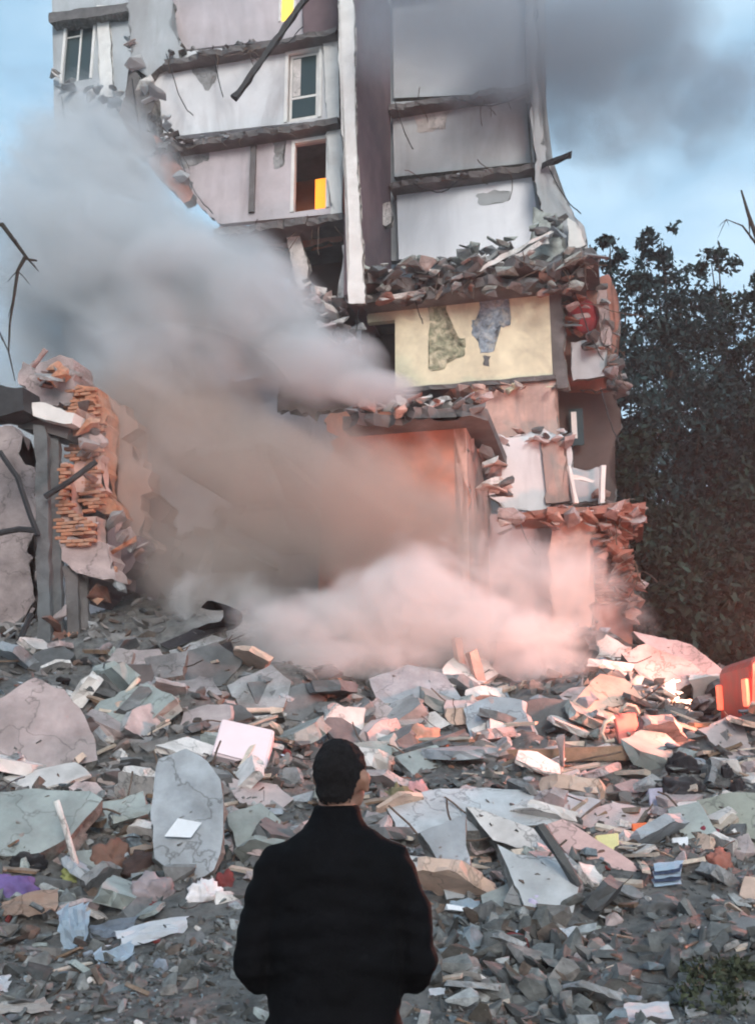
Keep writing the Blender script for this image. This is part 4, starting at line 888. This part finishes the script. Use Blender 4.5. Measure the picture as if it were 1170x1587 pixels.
# ------------------------------------------------------------------ scattered pieces, each its own object
def proto(name, m, n, maker):
    out = []
    for i in range(n):
        me = maker(i); me.materials.clear(); me.materials.append(m); out.append(me)
    return out
KINDS = {
 # name: (category, noun, [(colour word, material)], maker, size px range, count)
 'concrete_chunk': ('chunk', 'concrete chunk', [('grey', m_conc), ('dark grey', m_concd), ('pinkish', m_concp), ('greenish', m_conct), ('bluish', m_concb), ('pale', m_pale)], lambda i: hull_mesh('concrete_chunk', 13, 1, .8, .6, 300 + i), (14, 56), 290),
 'slab_fragment': ('slab piece', 'slab fragment', [('grey', m_conc), ('dark grey', m_concd), ('pinkish', m_concp), ('greenish', m_conct), ('bluish', m_concb), ('pale', m_pale), ('peach', m_peach)], None, (28, 125), 295),
 'wall_slab': ('slab', 'tilted wall slab', [('grey', m_conc), ('dark grey', m_concd), ('pinkish', m_concp), ('bluish', m_concb), ('pale', m_pale)], None, (75, 135), 34),
 'timber_plank': ('plank', 'plank', [('dark brown', m_wood), ('pale', m_woodp)], lambda i: from_bm(beam_bm(Vector((-.5, 0, 0)), Vector((.5, 0, 0)), .07 + .02 * i, .035 + .01 * i, .008), 'timber_plank'), (30, 100), 220),
 'bent_bar': ('bar', 'bent steel bar', [('rusty', m_steel), ('black', m_steeld)], None, (40, 120), 90),
 'broken_brick': ('brick', 'broken brick', [('red', m_brick), ('orange', m_glowbrick)], lambda i: hull_mesh('broken_brick', 11, 1, .55, .4, 500 + i, .8), (10, 22), 110),
 'paper_scrap': ('paper', 'paper scrap', [('white', m_paper), ('pale blue', m_paperb)], lambda i: hull_mesh('paper_scrap', 7, 1, .7, .02, 600 + i, .6), (9, 34), 120),
 'cloth_rag': ('cloth', 'rag', [('brown', MATS['brown_cloth']), ('black', m_black), ('dark red', MATS['dark_red_rag']), ('mauve', MATS['mauve_cloth']), ('slate', MATS['slate_sheet'])], None, (16, 44), 90),
}
def rag(i):
    bm = bmesh.new(); bmesh.ops.create_icosphere(bm, subdivisions=2, radius=.5)
    for v in bm.verts:
        p = v.co.copy(); k = 1 + .9 * noise.fractal(p * 2.4 + Vector((i * 5.3, 0, 0)), 1, 2, 3); v.co = Vector((p.x * k, p.y * k * .8, p.z * k * .45))
    return from_bm(bm, 'cloth_rag', True)
def frag(i):
    r = random.Random(900 + i); n = r.randint(4, 6); ph = r.uniform(0, 6)
    P = [Vector((math.cos(ph + 6.283 * k / n) * r.uniform(.38, .6), math.sin(ph + 6.283 * k / n) * r.uniform(.26, .42), .07)) for k in range(n)]
    return from_bm(solid(jagged(P, .022, .2), Vector((.03, .02, -r.uniform(.1, .24))), .012, True), 'slab_fragment')
def bar(i):
    r = random.Random(40 + i); P = [Vector((-.5, 0, 0))]; d = Vector((1, 0, .25))
    for k in range(7):
        d = (d + Vector((r.uniform(-.1, .25), r.uniform(-.5, .5), r.uniform(-.35, .3)))).normalized(); P.append(P[-1] + d * .15)
    return from_bm(tube_bm(P, .011, 5), 'bent_bar')
MAKE = {'bent_bar': bar, 'cloth_rag': rag, 'slab_fragment': frag, 'wall_slab': lambda i: frag(i + 30)}
def near(x, y):
    return min(LAND, key=lambda l: (l[0] - x) ** 2 + 1.6 * (l[1] - y) ** 2)[2]
PROT = {}; SC = []
for kname, (cat, noun, cols, mk, (s0, s1), cnt) in KINDS.items():
    f = mk or MAKE[kname]; base = [f(i) for i in range(8)]
    for cw, m in cols:
        for i, me in enumerate(base):
            c = me.copy(); c.materials.clear(); c.materials.append(m); c.materials.append(m_raw); c.name = kname; PROT[kname, cw, i] = c
for kname, (cat, noun, cols, mk, (s0, s1), cnt) in KINDS.items():
    for i in range(cnt):
        x = random.uniform(-50, 1220)
        y = random.choice([random.uniform(1010, 1180), random.uniform(1080, 1330), random.uniform(1250, 1480), random.uniform(1400, 1600)])
        if kname in ('slab_fragment', 'timber_plank', 'bent_bar') and y > 1430 and random.random() < .75: y -= 260
        if kname == 'broken_brick' and y > 1400: y -= 250
        if kname == 'wall_slab': x, y = random.uniform(0, 950), random.uniform(1020, 1165)
        if x > 1000 and y < 1060: y += 90
        p = on_ground(x, y)
        k = 1.0 if y < 1420 else .8
        if kname == 'concrete_chunk' and y > 1440: k = .65
        s = random.uniform(s0, s1) * (random.random() ** .7 * .7 + .4) * k * mpp(p.y)
        warm = x > 650 and 1000 < y < 1360
        ws = [(3.0 if ('pink' in c or 'peach' in c or 'pale' in c) and warm else 2.0 if c in ('grey', 'dark grey') else 1.0) for c, m in cols]
        ci = random.choices(range(len(cols)), ws)[0]; cw = cols[ci][0]
        o = obj(kname, PROT[kname, cw, random.randrange(8)]); o.scale = (s, s, s * random.uniform(.7, 1.1))
        flat = kname in ('slab_fragment', 'timber_plank', 'paper_scrap', 'bent_bar')
        tl = .55 if flat else 1.0
        o.rotation_euler = (random.gauss(.85, .3) if kname == 'wall_slab' else random.gauss(.45 if kname == 'slab_fragment' else .22, tl * .6), random.gauss(0, tl * .4), random.gauss(0, .6) if kname in ('timber_plank', 'wall_slab') else random.uniform(0, 6.28))
        o.location = p + Vector((0, 0, s * (.16 if flat else .12)))
        size = 'small' if s / mpp(p.y) < s0 + (s1 - s0) * .28 else ('large' if s / mpp(p.y) > s0 + (s1 - s0) * .62 else 'middling')
        lm = near(x, y)
        SC.append((o, f'{size} {cw} {noun} near {lm}', cat, f'{noun}s strewn over the pile', x))

by = {}
for t_ in SC: by.setdefault(t_[1], []).append(t_)
NTH = ['leftmost', 'second from left', 'third from left', 'fourth from left', 'fifth from left', 'sixth from left', 'seventh from left']
for lab, l in by.items():
    l.sort(key=lambda t: t[4])
    for i, (o, _, cat, g, x) in enumerate(l):
        tag(o, lab + ('' if len(l) == 1 or len(l) > 8 else ', left one' if len(l) == 2 and i == 0 else ', rightmost' if i == len(l) - 1 else ', ' + NTH[i]), cat, g)

# ------------------------------------------------------------------ crushed rubble and gravel: one mass
def rubble(name, n, zone, smin, smax, m, seed, crumbs=()):
    r = np.random.default_rng(seed); protos = []
    for i in range(10):
        me = hull_mesh('p', 11, 1, r.uniform(.45, .9), r.uniform(.15, .6), 700 + seed * 20 + i, .85)
        me.calc_loop_triangles()
        V = np.array([v.co[:] for v in me.vertices]); T = np.array([t.vertices[:] for t in me.loop_triangles]); protos.append((V, T)); bpy.data.meshes.remove(me)
    AV, AT, off = [], [], 0
    for i in range(n):
        x, y = zone(r); f_ = noise.noise(Vector((x * .7, y * .7, seed * 5.0)))
        if r.random() > .62 + f_ * 1.1: continue
        h = height(x, y)
        s = (smin + (smax - smin) * r.random() ** 3.2) * (1 + .03 * max(0, y - 6)) * (1 + .9 * max(-.6, noise.noise(Vector((x * .45, y * .45, 40 + seed)))))
        V, T = protos[i % 10]
        q = Euler((r.normal(0, .5), r.normal(0, .5), r.uniform(0, 6.28))).to_matrix()
        AV.append((V * s) @ np.array(q).T + np.array([x, y, h + s * .12])); AT.append(T + off); off += len(V)
    for i, (c, s) in enumerate(crumbs):
        V, T = protos[i % 10]; q = Euler((r.normal(0, .5), r.normal(0, .5), r.uniform(0, 6.28))).to_matrix()
        AV.append((V * s) @ np.array(q).T + np.array(c)); AT.append(T + off); off += len(V)
    V = np.concatenate(AV); T = np.concatenate(AT)
    me = bpy.data.meshes.new(name); me.from_pydata(V.tolist(), [], T.tolist()); me.update()
    return obj(name, me, m, kind='stuff')
def zone_near(r):
    y = 5.5 + 7 * r.random() ** 1.3; return r.uniform(-.52, .52) * (y + 3), y
def zone_far(r):
    y = r.uniform(11, 23); return r.uniform(-.5, .5) * (y + 3), y
tag(rubble('rubble', 26000, zone_near, .018, .22, m_gravel, 1), 'crushed grey rubble covering the ground in front', 'rubble')
def zone_fine(r):
    y = 5.5 + 8 * r.random() ** 1.5; return r.uniform(-.5, .5) * (y + 2.5), y
fine = rubble('gravel', 42000, zone_fine, .012, .05, m_gravel, 3); tag(fine, 'fine grey gravel and dust between the larger pieces', 'gravel')
tag(rubble('rubble', 13000, zone_far, .03, .28, mat('broken_rubble', (.19, .18, .175), palette=PAL, var=.35, scale=3, dirt=(.12, .10, .09), bump=.6, rand=.3, island=True), 2, CRUMBS), 'broken rubble covering the slope of the pile', 'rubble')

# ------------------------------------------------------------------ red van with its lights on, half hidden behind the pile
vb = at(1242, 1100, 15.3); vb.z = hbase(vb.x, vb.y)
van = tag(empty('rescue_van', vb), 'red van glowing with light at the right picture edge behind rubble', 'van')
m_van = mat('red_van_paint', (.45, .035, .025), var=.25, scale=3, rough=.5, bump=.05, spec=.4, dirt=(.22, .12, .10), dirt_amt=.6, dust=.5)
def vbox(lo, hi, m, name, parent=van, bev=.03):
    bm = box_bm(lo, hi, bev); bm.transform(Matrix.Translation(vb) @ Matrix.Rotation(R(-6), 4, 'Z')); return obj(name, from_bm(bm, name), m, parent)
prof = [(-1.0, .45), (-1.02, 1.15), (-.98, 2.08), (-.84, 2.2), (2.3, 2.22), (2.6, 2.1), (3.2, 1.35), (3.55, 1.15), (3.5, .45)]
bm = solid([Vector((x, -.95, z)) for x, z in prof], Vector((0, 1.9, 0)), .05); bm.transform(Matrix.Translation(vb) @ Matrix.Rotation(R(-6), 4, 'Z'))
body = obj('body', from_bm(bm, 'body'), m_van, van)
m_glow = emit('lit_cabin_glass', (1.0, .26, .17), .8)
vbox((-.84, -.98, 1.3), (.1, -.955, 1.93), m_glow, 'side_window', bev=.005)
vbox((.22, -.98, 1.3), (1.2, -.955, 1.95), m_glow, 'side_window', bev=.005)
vbox((1.35, -.98, 1.3), (2.4, -.955, 1.95), m_glow, 'side_window', bev=.005)
vbox((-1.0, -.975, .95), (3.45, -.955, 1.08), mat('dark_red_trim', (.2, .02, .02), bump=0, rough=.4), 'side_stripe', bev=.004)
vbox((-1.06, -.93, 1.45), (-1.0, -.72, 1.85), emit('lit_tail_light', (1, .16, .09), .8), 'tail_light', bev=.01)
vbox((-1.06, .72, 1.45), (-1.0, .93, 1.85), emit('lit_tail_light_far', (1, .16, .09), .8), 'tail_light', bev=.01)
for x in (-.2, 2.7):
    bm = bmesh.new(); bmesh.ops.create_cone(bm, cap_ends=True, segments=20, radius1=.36, radius2=.36, depth=.24)
    bm.transform(Matrix.Translation(vb) @ Matrix.Rotation(R(-6), 4, 'Z') @ Matrix.Translation((x, -.86, .36)) @ Matrix.Rotation(R(90), 4, 'X')); wl = obj('wheel', from_bm(bm, 'wheel'), m_black, van)
    bm = bmesh.new(); bmesh.ops.create_cone(bm, cap_ends=True, segments=16, radius1=.2, radius2=.2, depth=.02)
    bm.transform(Matrix.Translation(vb) @ Matrix.Rotation(R(-6), 4, 'Z') @ Matrix.Translation((x, -.99, .36)) @ Matrix.Rotation(R(90), 4, 'X')); obj('rim', from_bm(bm, 'rim'), m_lite, wl)
vbox((-.05, -1.06, 2.03), (.25, -.95, 2.17), emit('added_red_lamp', (1, .12, .06), 4), 'added_side_lamp', bev=.02)  # invented lamp, set on the near side to redden the rubble
bc = vbox((.5, -.5, 2.23), (.75, .5, 2.38), emit('red_beacon', (1, .09, .04), 4), 'beacon', bev=.03)
def van_fill_light(name, kind, p, energy, col, size):
    ld = bpy.data.lights.new(name, kind); ld.energy = energy; ld.color = col; ld.shadow_soft_size = size
    q = Vector(p); q.rotate(Euler((0, 0, R(-6)))); lo = bpy.data.objects.new(name, ld); COL.objects.link(lo); lo.location = vb + q; return lo, ld
bl, ld = van_fill_light('rubble_fill_light', 'POINT', (.1, -1.2, 2.15), RUBBLE_FILL, (1, .30, .19), .4); adopt(bl, van)  # added red fill for the rubble; the van body keeps it off the trees
hl, ld = van_fill_light('dust_fill_beam', 'SPOT', (-1.35, .6, 1.75), DUST_FILL, (1, .55, .42), .25)
ld.spot_size = R(120); ld.spot_blend = .6; hl.rotation_euler = Vector((.8, -.5, -.22)).to_track_quat('Z', 'Y').to_euler(); adopt(hl, van)  # spot added to throw warm light over the dust and lower walls

# ------------------------------------------------------------------ the man, seen from behind
PX, PY = -.125, 3.1
man = None
def rings_bm(rings, n=28):
    bm = bmesh.new(); R_ = []
    for z, a_, b_, cy_ in rings:
        R_.append([bm.verts.new((math.copysign(abs(math.cos(t)) ** .85, math.cos(t)) * a_, math.sin(t) * b_ + cy_, z)) for t in [2 * math.pi * k / n for k in range(n)]])
    for i in range(len(R_) - 1):
        for k in range(n): bm.faces.new((R_[i][k], R_[i][(k + 1) % n], R_[i + 1][(k + 1) % n], R_[i + 1][k]))
    bm.faces.new(R_[0][::-1]); bm.faces.new(R_[-1]); return bm
def T(path, rad, n=12): return tube_bm([Vector(p) for p in path], list(rad), n)
HY = R(-22)      # head turned a little to the right
def head(p): v = Vector(p); v.rotate(Euler((0, 0, HY))); return v + Vector((.015, .015, 1.585))
body_parts = [rings_bm([(.84, .15, .10, 0), (1.0, .145, .095, 0), (1.2, .15, .095, 0), (1.32, .14, .085, 0), (1.40, .08, .065, .0), (1.46, .058, .06, .0), (1.54, .056, .06, .015)])]
hr = Euler((0, 0, HY))
body_parts += [ellipsoid_bm(head((0, -.012, .01)), (.076, .094, .094), hr), ellipsoid_bm(head((0, .03, -.05)), (.058, .065, .07), hr), ellipsoid_bm(head((0, .055, -.085)), (.036, .03, .026), hr), ellipsoid_bm(head((0, .1, -.03)), (.013, .022, .026), hr)]
for s in (-1, 1):
    body_parts.append(ellipsoid_bm(head((s * .084, -.006, -.010)), (.012, .021, .024), hr)); body_parts.append(ellipsoid_bm(head((s * .081, .002, -.036)), (.010, .013, .017), hr))
    sh, el, wr = (s * .160, 0, 1.32), (s * .24, -.01, 1.045), (s * .125, .22, 1.02)
    body_parts.append(T([(s * .09, 0, 1.32), sh, (s * .205, 0, 1.21), el], [.05, .05, .042, .036])); body_parts.append(T([el, (s * .2, .11, 1.035), wr], [.04, .038, .027]))
    h0 = Vector(wr); dr = Vector((-s * .5, .8, -.1)).normalized(); sd_ = Vector((s * .1, .1, 1)).normalized()
    body_parts.append(ellipsoid_bm(h0 + dr * .045, (.024, .046, .042), Euler((0, 0, s * .55))))
    for k, L in enumerate((.062, .072, .068, .052)):
        b = h0 + dr * .075 + sd_ * (.030 - .02 * k); cu = Vector((-s * .6, .1, -.35)).normalized()
        body_parts.append(T([b, b + dr * L * .5, b + dr * L * .75 + cu * L * .35, b + dr * L * .7 + cu * L * .75], [.0095, .009, .0085, .0075], 8))
    b = h0 + dr * .03 + sd_ * .035; body_parts.append(T([b, b + dr * .03 + sd_ * .018, b + dr * .06 + sd_ * .01], [.011, .010, .008], 8))
    body_parts.append(T([(s * .08, 0, .92), (s * .1, .01, .5), (s * .105, -.015, .09)], [.085, .055, .038])); body_parts.append(ellipsoid_bm(Vector((s * .11, .05, .045)), (.042, .12, .04)))
bme = fuse(body_parts, .008, 2, 'person')
m_skin = mat('skin', (.27, .145, .105), var=.08, scale=12, bump=.05, rough=.55)
man = obj('person', bme, m_skin); man.location = (PX, PY, height(PX, PY) - .01)
tag(man, 'person in a black jacket seen from behind, looking at the ruins', 'person')
def wear(name, me, m):
    o = obj(name, me, m); o.parent = man; return o
m_jack = mat('black_jacket_cloth', (.0022, .0022, .0032), var=.3, scale=6, bump=.25, bscale=40, rough=.85, spec=.12)
jk = [rings_bm([(.80, .196, .135, 0), (.88, .2, .135, 0), (.98, .192, .125, 0), (1.1, .197, .125, -.005), (1.22, .196, .125, -.008), (1.31, .196, .12, -.008), (1.36, .180, .11, -.005), (1.40, .142, .095, 0), (1.435, .098, .08, 0), (1.46, .079, .076, .004), (1.498, .071, .072, .008)])]
for s in (-1, 1):
    jk.append(T([(s * .11, 0, 1.335), (s * .166, -.003, 1.328), (s * .210, -.005, 1.23), (s * .236, -.01, 1.13), (s * .246, -.012, 1.04), (s * .232, .03, 1.005), (s * .19, .12, 1.01), (s * .145, .19, 1.02)], [.072, .07, .062, .056, .054, .053, .048, .043], 16))
jme = fuse(jk, .011, 5, 'jacket')
for v in jme.vertices:
    p = v.co; f = 1.0 if p.z < 1.44 else .3
    d = .011 * noise.fractal(Vector((p.x * 8, p.y * 8, p.z * 11)), 1, 2, 3) + .009 * noise.noise(Vector((p.x * 5, p.y * 6, p.z * 26 + 5 * abs(p.x))))
    v.co = p + v.normal * d * f
wear('jacket', jme, m_jack)
tr = [rings_bm([(.72, .155, .11, 0), (.84, .175, .12, 0), (.95, .17, .112, 0)])]
for s in (-1, 1): tr.append(T([(s * .085, 0, .84), (s * .1, .01, .5), (s * .108, -.01, .08)], [.1, .078, .07], 16))
wear('trousers', fuse(tr, .014, 3, 'trousers'), mat('dark_trousers', (.004, .004, .006), bump=.2, rough=.95, spec=.1))
for s in (-1, 1):
    wear('shoe', fuse([ellipsoid_bm(Vector((s * .112, .06, .045)), (.05, .14, .05)), ellipsoid_bm(Vector((s * .11, -.02, .07)), (.048, .06, .06))], .012, 2, 'shoe'), m_steeld)
hb = fuse([ellipsoid_bm(head((0, -.016, .016)), (.080, .099, .094), hr), ellipsoid_bm(head((0, -.03, .03)), (.074, .078, .082), hr), ellipsoid_bm(head((0, -.05, -.045)), (.062, .05, .05), hr)], .006, 1, 'hair')
bm = bmesh.new(); bm.from_mesh(hb); bpy.data.meshes.remove(hb)
inv = Euler((0, 0, -HY)); kill = []
for v in bm.verts:
    q = v.co - Vector((.015, .015, 1.585)); q.rotate(inv)
    e_ = .012 * noise.noise(q * 120) + .008 * noise.noise(q * 50)
    if (q.y > .035 + e_ and q.z < .055) or (q.y > -.035 + e_ and q.z < -.01 + e_) or q.z < -.082 + e_ * 1.5: kill.append(v)
    v.co += v.normal * (.0035 * noise.fractal(q * 70, 1, 2, 3) + .003 * noise.noise(q * 22))
bmesh.ops.delete(bm, geom=kill, context='VERTS')
wear('hair', from_bm(bm, 'hair', True), mat('dark_short_hair', (.014, .012, .013), var=.3, scale=60, bump=.6, bscale=220, rough=.8, spec=.15))

# ------------------------------------------------------------------ dust and smoke
def cloud(name, label, puffs, col, dens, nscale, namp, step, voxel=.3, aniso=.1, detail=4, edge=.45, ang=0.0, stretch=1.0, dist=0.0):
    """puffs: (px, py, D, rx_px, ry_px, depth radius in m, weight); density fades to nothing at each puff's rim"""
    E = [(at(x, y, D), (rx * mpp(D), rd, ry * mpp(D)), wt) for x, y, D, rx, ry, rd, wt in puffs]
    me = fuse([ellipsoid_bm(c, [q * 1.04 for q in r], sub=3) for c, r, wt in E], voxel, 0, name)
    m = bpy.data.materials.new(name); m.use_nodes = True; t = m.node_tree; N = t.nodes; L = t.links; N.clear()
    out = N.new('ShaderNodeOutputMaterial'); vol = N.new('ShaderNodeVolumePrincipled'); vol.inputs['Color'].default_value = (*col, 1); vol.inputs['Anisotropy'].default_value = aniso
    tc = N.new('ShaderNodeTexCoord'); pos = tc.outputs['Object']
    # drifting warp so that puffs lose their round outline
    n0 = N.new('ShaderNodeTexNoise'); n0.inputs['Scale'].default_value = nscale; n0.inputs['Detail'].default_value = detail; n0.inputs['Roughness'].default_value = .58; n0.inputs['Distortion'].default_value = dist
    rv = N.new('ShaderNodeVectorRotate'); rv.rotation_type = 'Y_AXIS'; rv.inputs['Angle'].default_value = R(ang); L.new(pos, rv.inputs['Vector'])
    sv = N.new('ShaderNodeVectorMath'); sv.operation = 'MULTIPLY'; sv.inputs[1].default_value = (1 / stretch, 1, 1); L.new(rv.outputs[0], sv.inputs[0]); L.new(sv.outputs[0], n0.inputs['Vector'])
    acc = None
    for c, r, wt in E:
        s = N.new('ShaderNodeVectorMath'); s.operation = 'SUBTRACT'; L.new(pos, s.inputs[0]); s.inputs[1].default_value = c
        d = N.new('ShaderNodeVectorMath'); d.operation = 'DIVIDE'; L.new(s.outputs[0], d.inputs[0]); d.inputs[1].default_value = r
        l = N.new('ShaderNodeVectorMath'); l.operation = 'DOT_PRODUCT'; L.new(d.outputs[0], l.inputs[0]); L.new(d.outputs[0], l.inputs[1])
        k = N.new('ShaderNodeMath'); k.operation = 'MULTIPLY_ADD'; L.new(l.outputs['Value'], k.inputs[0]); k.inputs[1].default_value = -wt; k.inputs[2].default_value = wt
        z = N.new('ShaderNodeMath'); z.operation = 'MAXIMUM'; L.new(k.outputs[0], z.inputs[0]); z.inputs[1].default_value = 0
        if acc is None: acc = z.outputs[0]
        else:
            ad = N.new('ShaderNodeMath'); ad.operation = 'ADD'; L.new(acc, ad.inputs[0]); L.new(z.outputs[0], ad.inputs[1]); acc = ad.outputs[0]
    nn = N.new('ShaderNodeMath'); nn.operation = 'SUBTRACT'; L.new(n0.outputs[0], nn.inputs[0]); nn.inputs[1].default_value = .5
    na = N.new('ShaderNodeMath'); na.operation = 'MULTIPLY_ADD'; L.new(nn.outputs[0], na.inputs[0]); na.inputs[1].default_value = namp; L.new(acc, na.inputs[2])
    r = N.new('ShaderNodeMapRange'); r.interpolation_type = 'SMOOTHSTEP'; r.inputs[1].default_value = .12; r.inputs[2].default_value = .12 + edge; r.inputs[3].default_value = 0; r.inputs[4].default_value = dens; L.new(na.outputs[0], r.inputs[0])
    g = N.new('ShaderNodeMath'); g.operation = 'MULTIPLY'; L.new(r.outputs[0], g.inputs[0])
    sm = N.new('ShaderNodeMapRange'); sm.inputs[1].default_value = 0; sm.inputs[2].default_value = .10; L.new(acc, sm.inputs[0]); L.new(sm.outputs[0], g.inputs[1])   # nothing left at the hull
    L.new(g.outputs[0], vol.inputs['Density']); L.new(vol.outputs[0], out.inputs['Volume'])
    m.cycles.volume_step_rate = step
    o = obj(name, me, m, kind='stuff'); o['label'] = label; o['category'] = 'dust' if 'dust' in name else 'smoke'
    return o
cloud('dust_cloud', 'big grey dust cloud rolling down across the building front', [
    (60, 330, 23.0, 170, 200, 2.4, .45), (130, 240, 25, 160, 160, 2.2, .6), (190, 400, 22.0, 200, 170, 2.2, .8), (330, 440, 21.2, 165, 115, 2.0, 1.0), (415, 500, 20.8, 120, 115, 1.8, 1.0),
    (500, 570, 20.4, 115, 72, 1.5, 1.0), (585, 604, 20.2, 80, 32, 1.1, 1), (270, 560, 21.5, 230, 140, 1.8, .7), (20, 500, 24.5, 160, 220, 2, .42), (60, 760, 24.5, 180, 240, 1.6, .55), (210, 290, 24.2, 130, 110, 1.8, .5), (150, 480, 24.3, 160, 200, 1.8, .6), (160, 720, 24.3, 160, 230, 1.6, .7)],
    (.85, .86, .875), 2.3, 1.15, 1.6, .38, edge=.95, detail=6, ang=-36, stretch=2.6, dist=.4)
cloud('dust_cloud', 'brown dust hanging between the ruined corner and the wing', [
    (260, 640, 21.2, 200, 140, 1.8, .8), (330, 740, 20.8, 220, 140, 1.7, .8), (480, 760, 20.4, 190, 150, 1.6, .75), (600, 780, 20.2, 170, 150, 1.4, .55), (240, 870, 20.4, 190, 110, 1.6, .5), (420, 890, 20.2, 210, 110, 1.6, .6), (690, 850, 20.6, 130, 110, 1.2, .45), (190, 720, 18.9, 120, 150, .8, .33)],
    (.76, .68, .63), 1.15, .9, 1.6, .42, edge=.9, detail=6, ang=-40, stretch=2.0, dist=.5)
cloud('dust_cloud', 'pale dust billowing low over the pile in the middle', [
    (460, 985, 18.0, 130, 85, 1.3, .8), (600, 950, 18.2, 120, 95, 1.3, .95), (560, 1030, 17.4, 140, 42, 1.0, .6), (690, 970, 18.2, 120, 85, 1.2, .95), (800, 990, 18.0, 130, 70, 1.1, .8), (900, 950, 19.4, 130, 90, 1.2, .42), (640, 890, 18.6, 90, 80, 1.1, .6), (860, 1040, 17.4, 100, 36, .9, .5), (790, 880, 19.4, 170, 90, 1.2, .4), (340, 940, 19.2, 130, 70, 1.2, .4)],
    (.95, .93, .92), 2.0, 1.1, 1.7, .36, edge=.75, detail=6, dist=.8)
cloud('smoke_cloud', 'dark blue-grey smoke drifting around the top of the building', [
    (690, 0, 23.5, 200, 120, 1.8, .9), (620, 60, 23.5, 130, 120, 1.5, .6), (740, 110, 23.8, 130, 90, 1.5, .45), (830, 70, 27, 200, 130, 2.6, .9), (960, 50, 29, 210, 140, 3.0, .9), (920, 190, 29, 190, 90, 2.4, .65), (1090, 150, 33, 190, 130, 3, .6), (330, 0, 22.5, 150, 70, 1.4, .4), (1010, 260, 33, 190, 50, 2.4, .35)],
    (.52, .55, .60), .62, .65, 1.0, .6, edge=.7, detail=6, dist=.4)

# thin dusty air over the whole place
bm = box_bm((-310, -210, -1.5), (310, 330, 40)); hz = obj('haze', from_bm(bm, 'haze'), None, kind='stuff'); hz['label'] = 'thin dusty air over the whole site'; hz['category'] = 'haze'
hm = bpy.data.materials.new('haze'); hm.use_nodes = True; hm.node_tree.nodes.clear()
ho = hm.node_tree.nodes.new('ShaderNodeOutputMaterial'); hv = hm.node_tree.nodes.new('ShaderNodeVolumePrincipled')
hv.inputs['Color'].default_value = (.92, .91, .92, 1); hv.inputs['Density'].default_value = .0011
hm.node_tree.links.new(hv.outputs[0], ho.inputs['Volume']); hz.data.materials.append(hm)
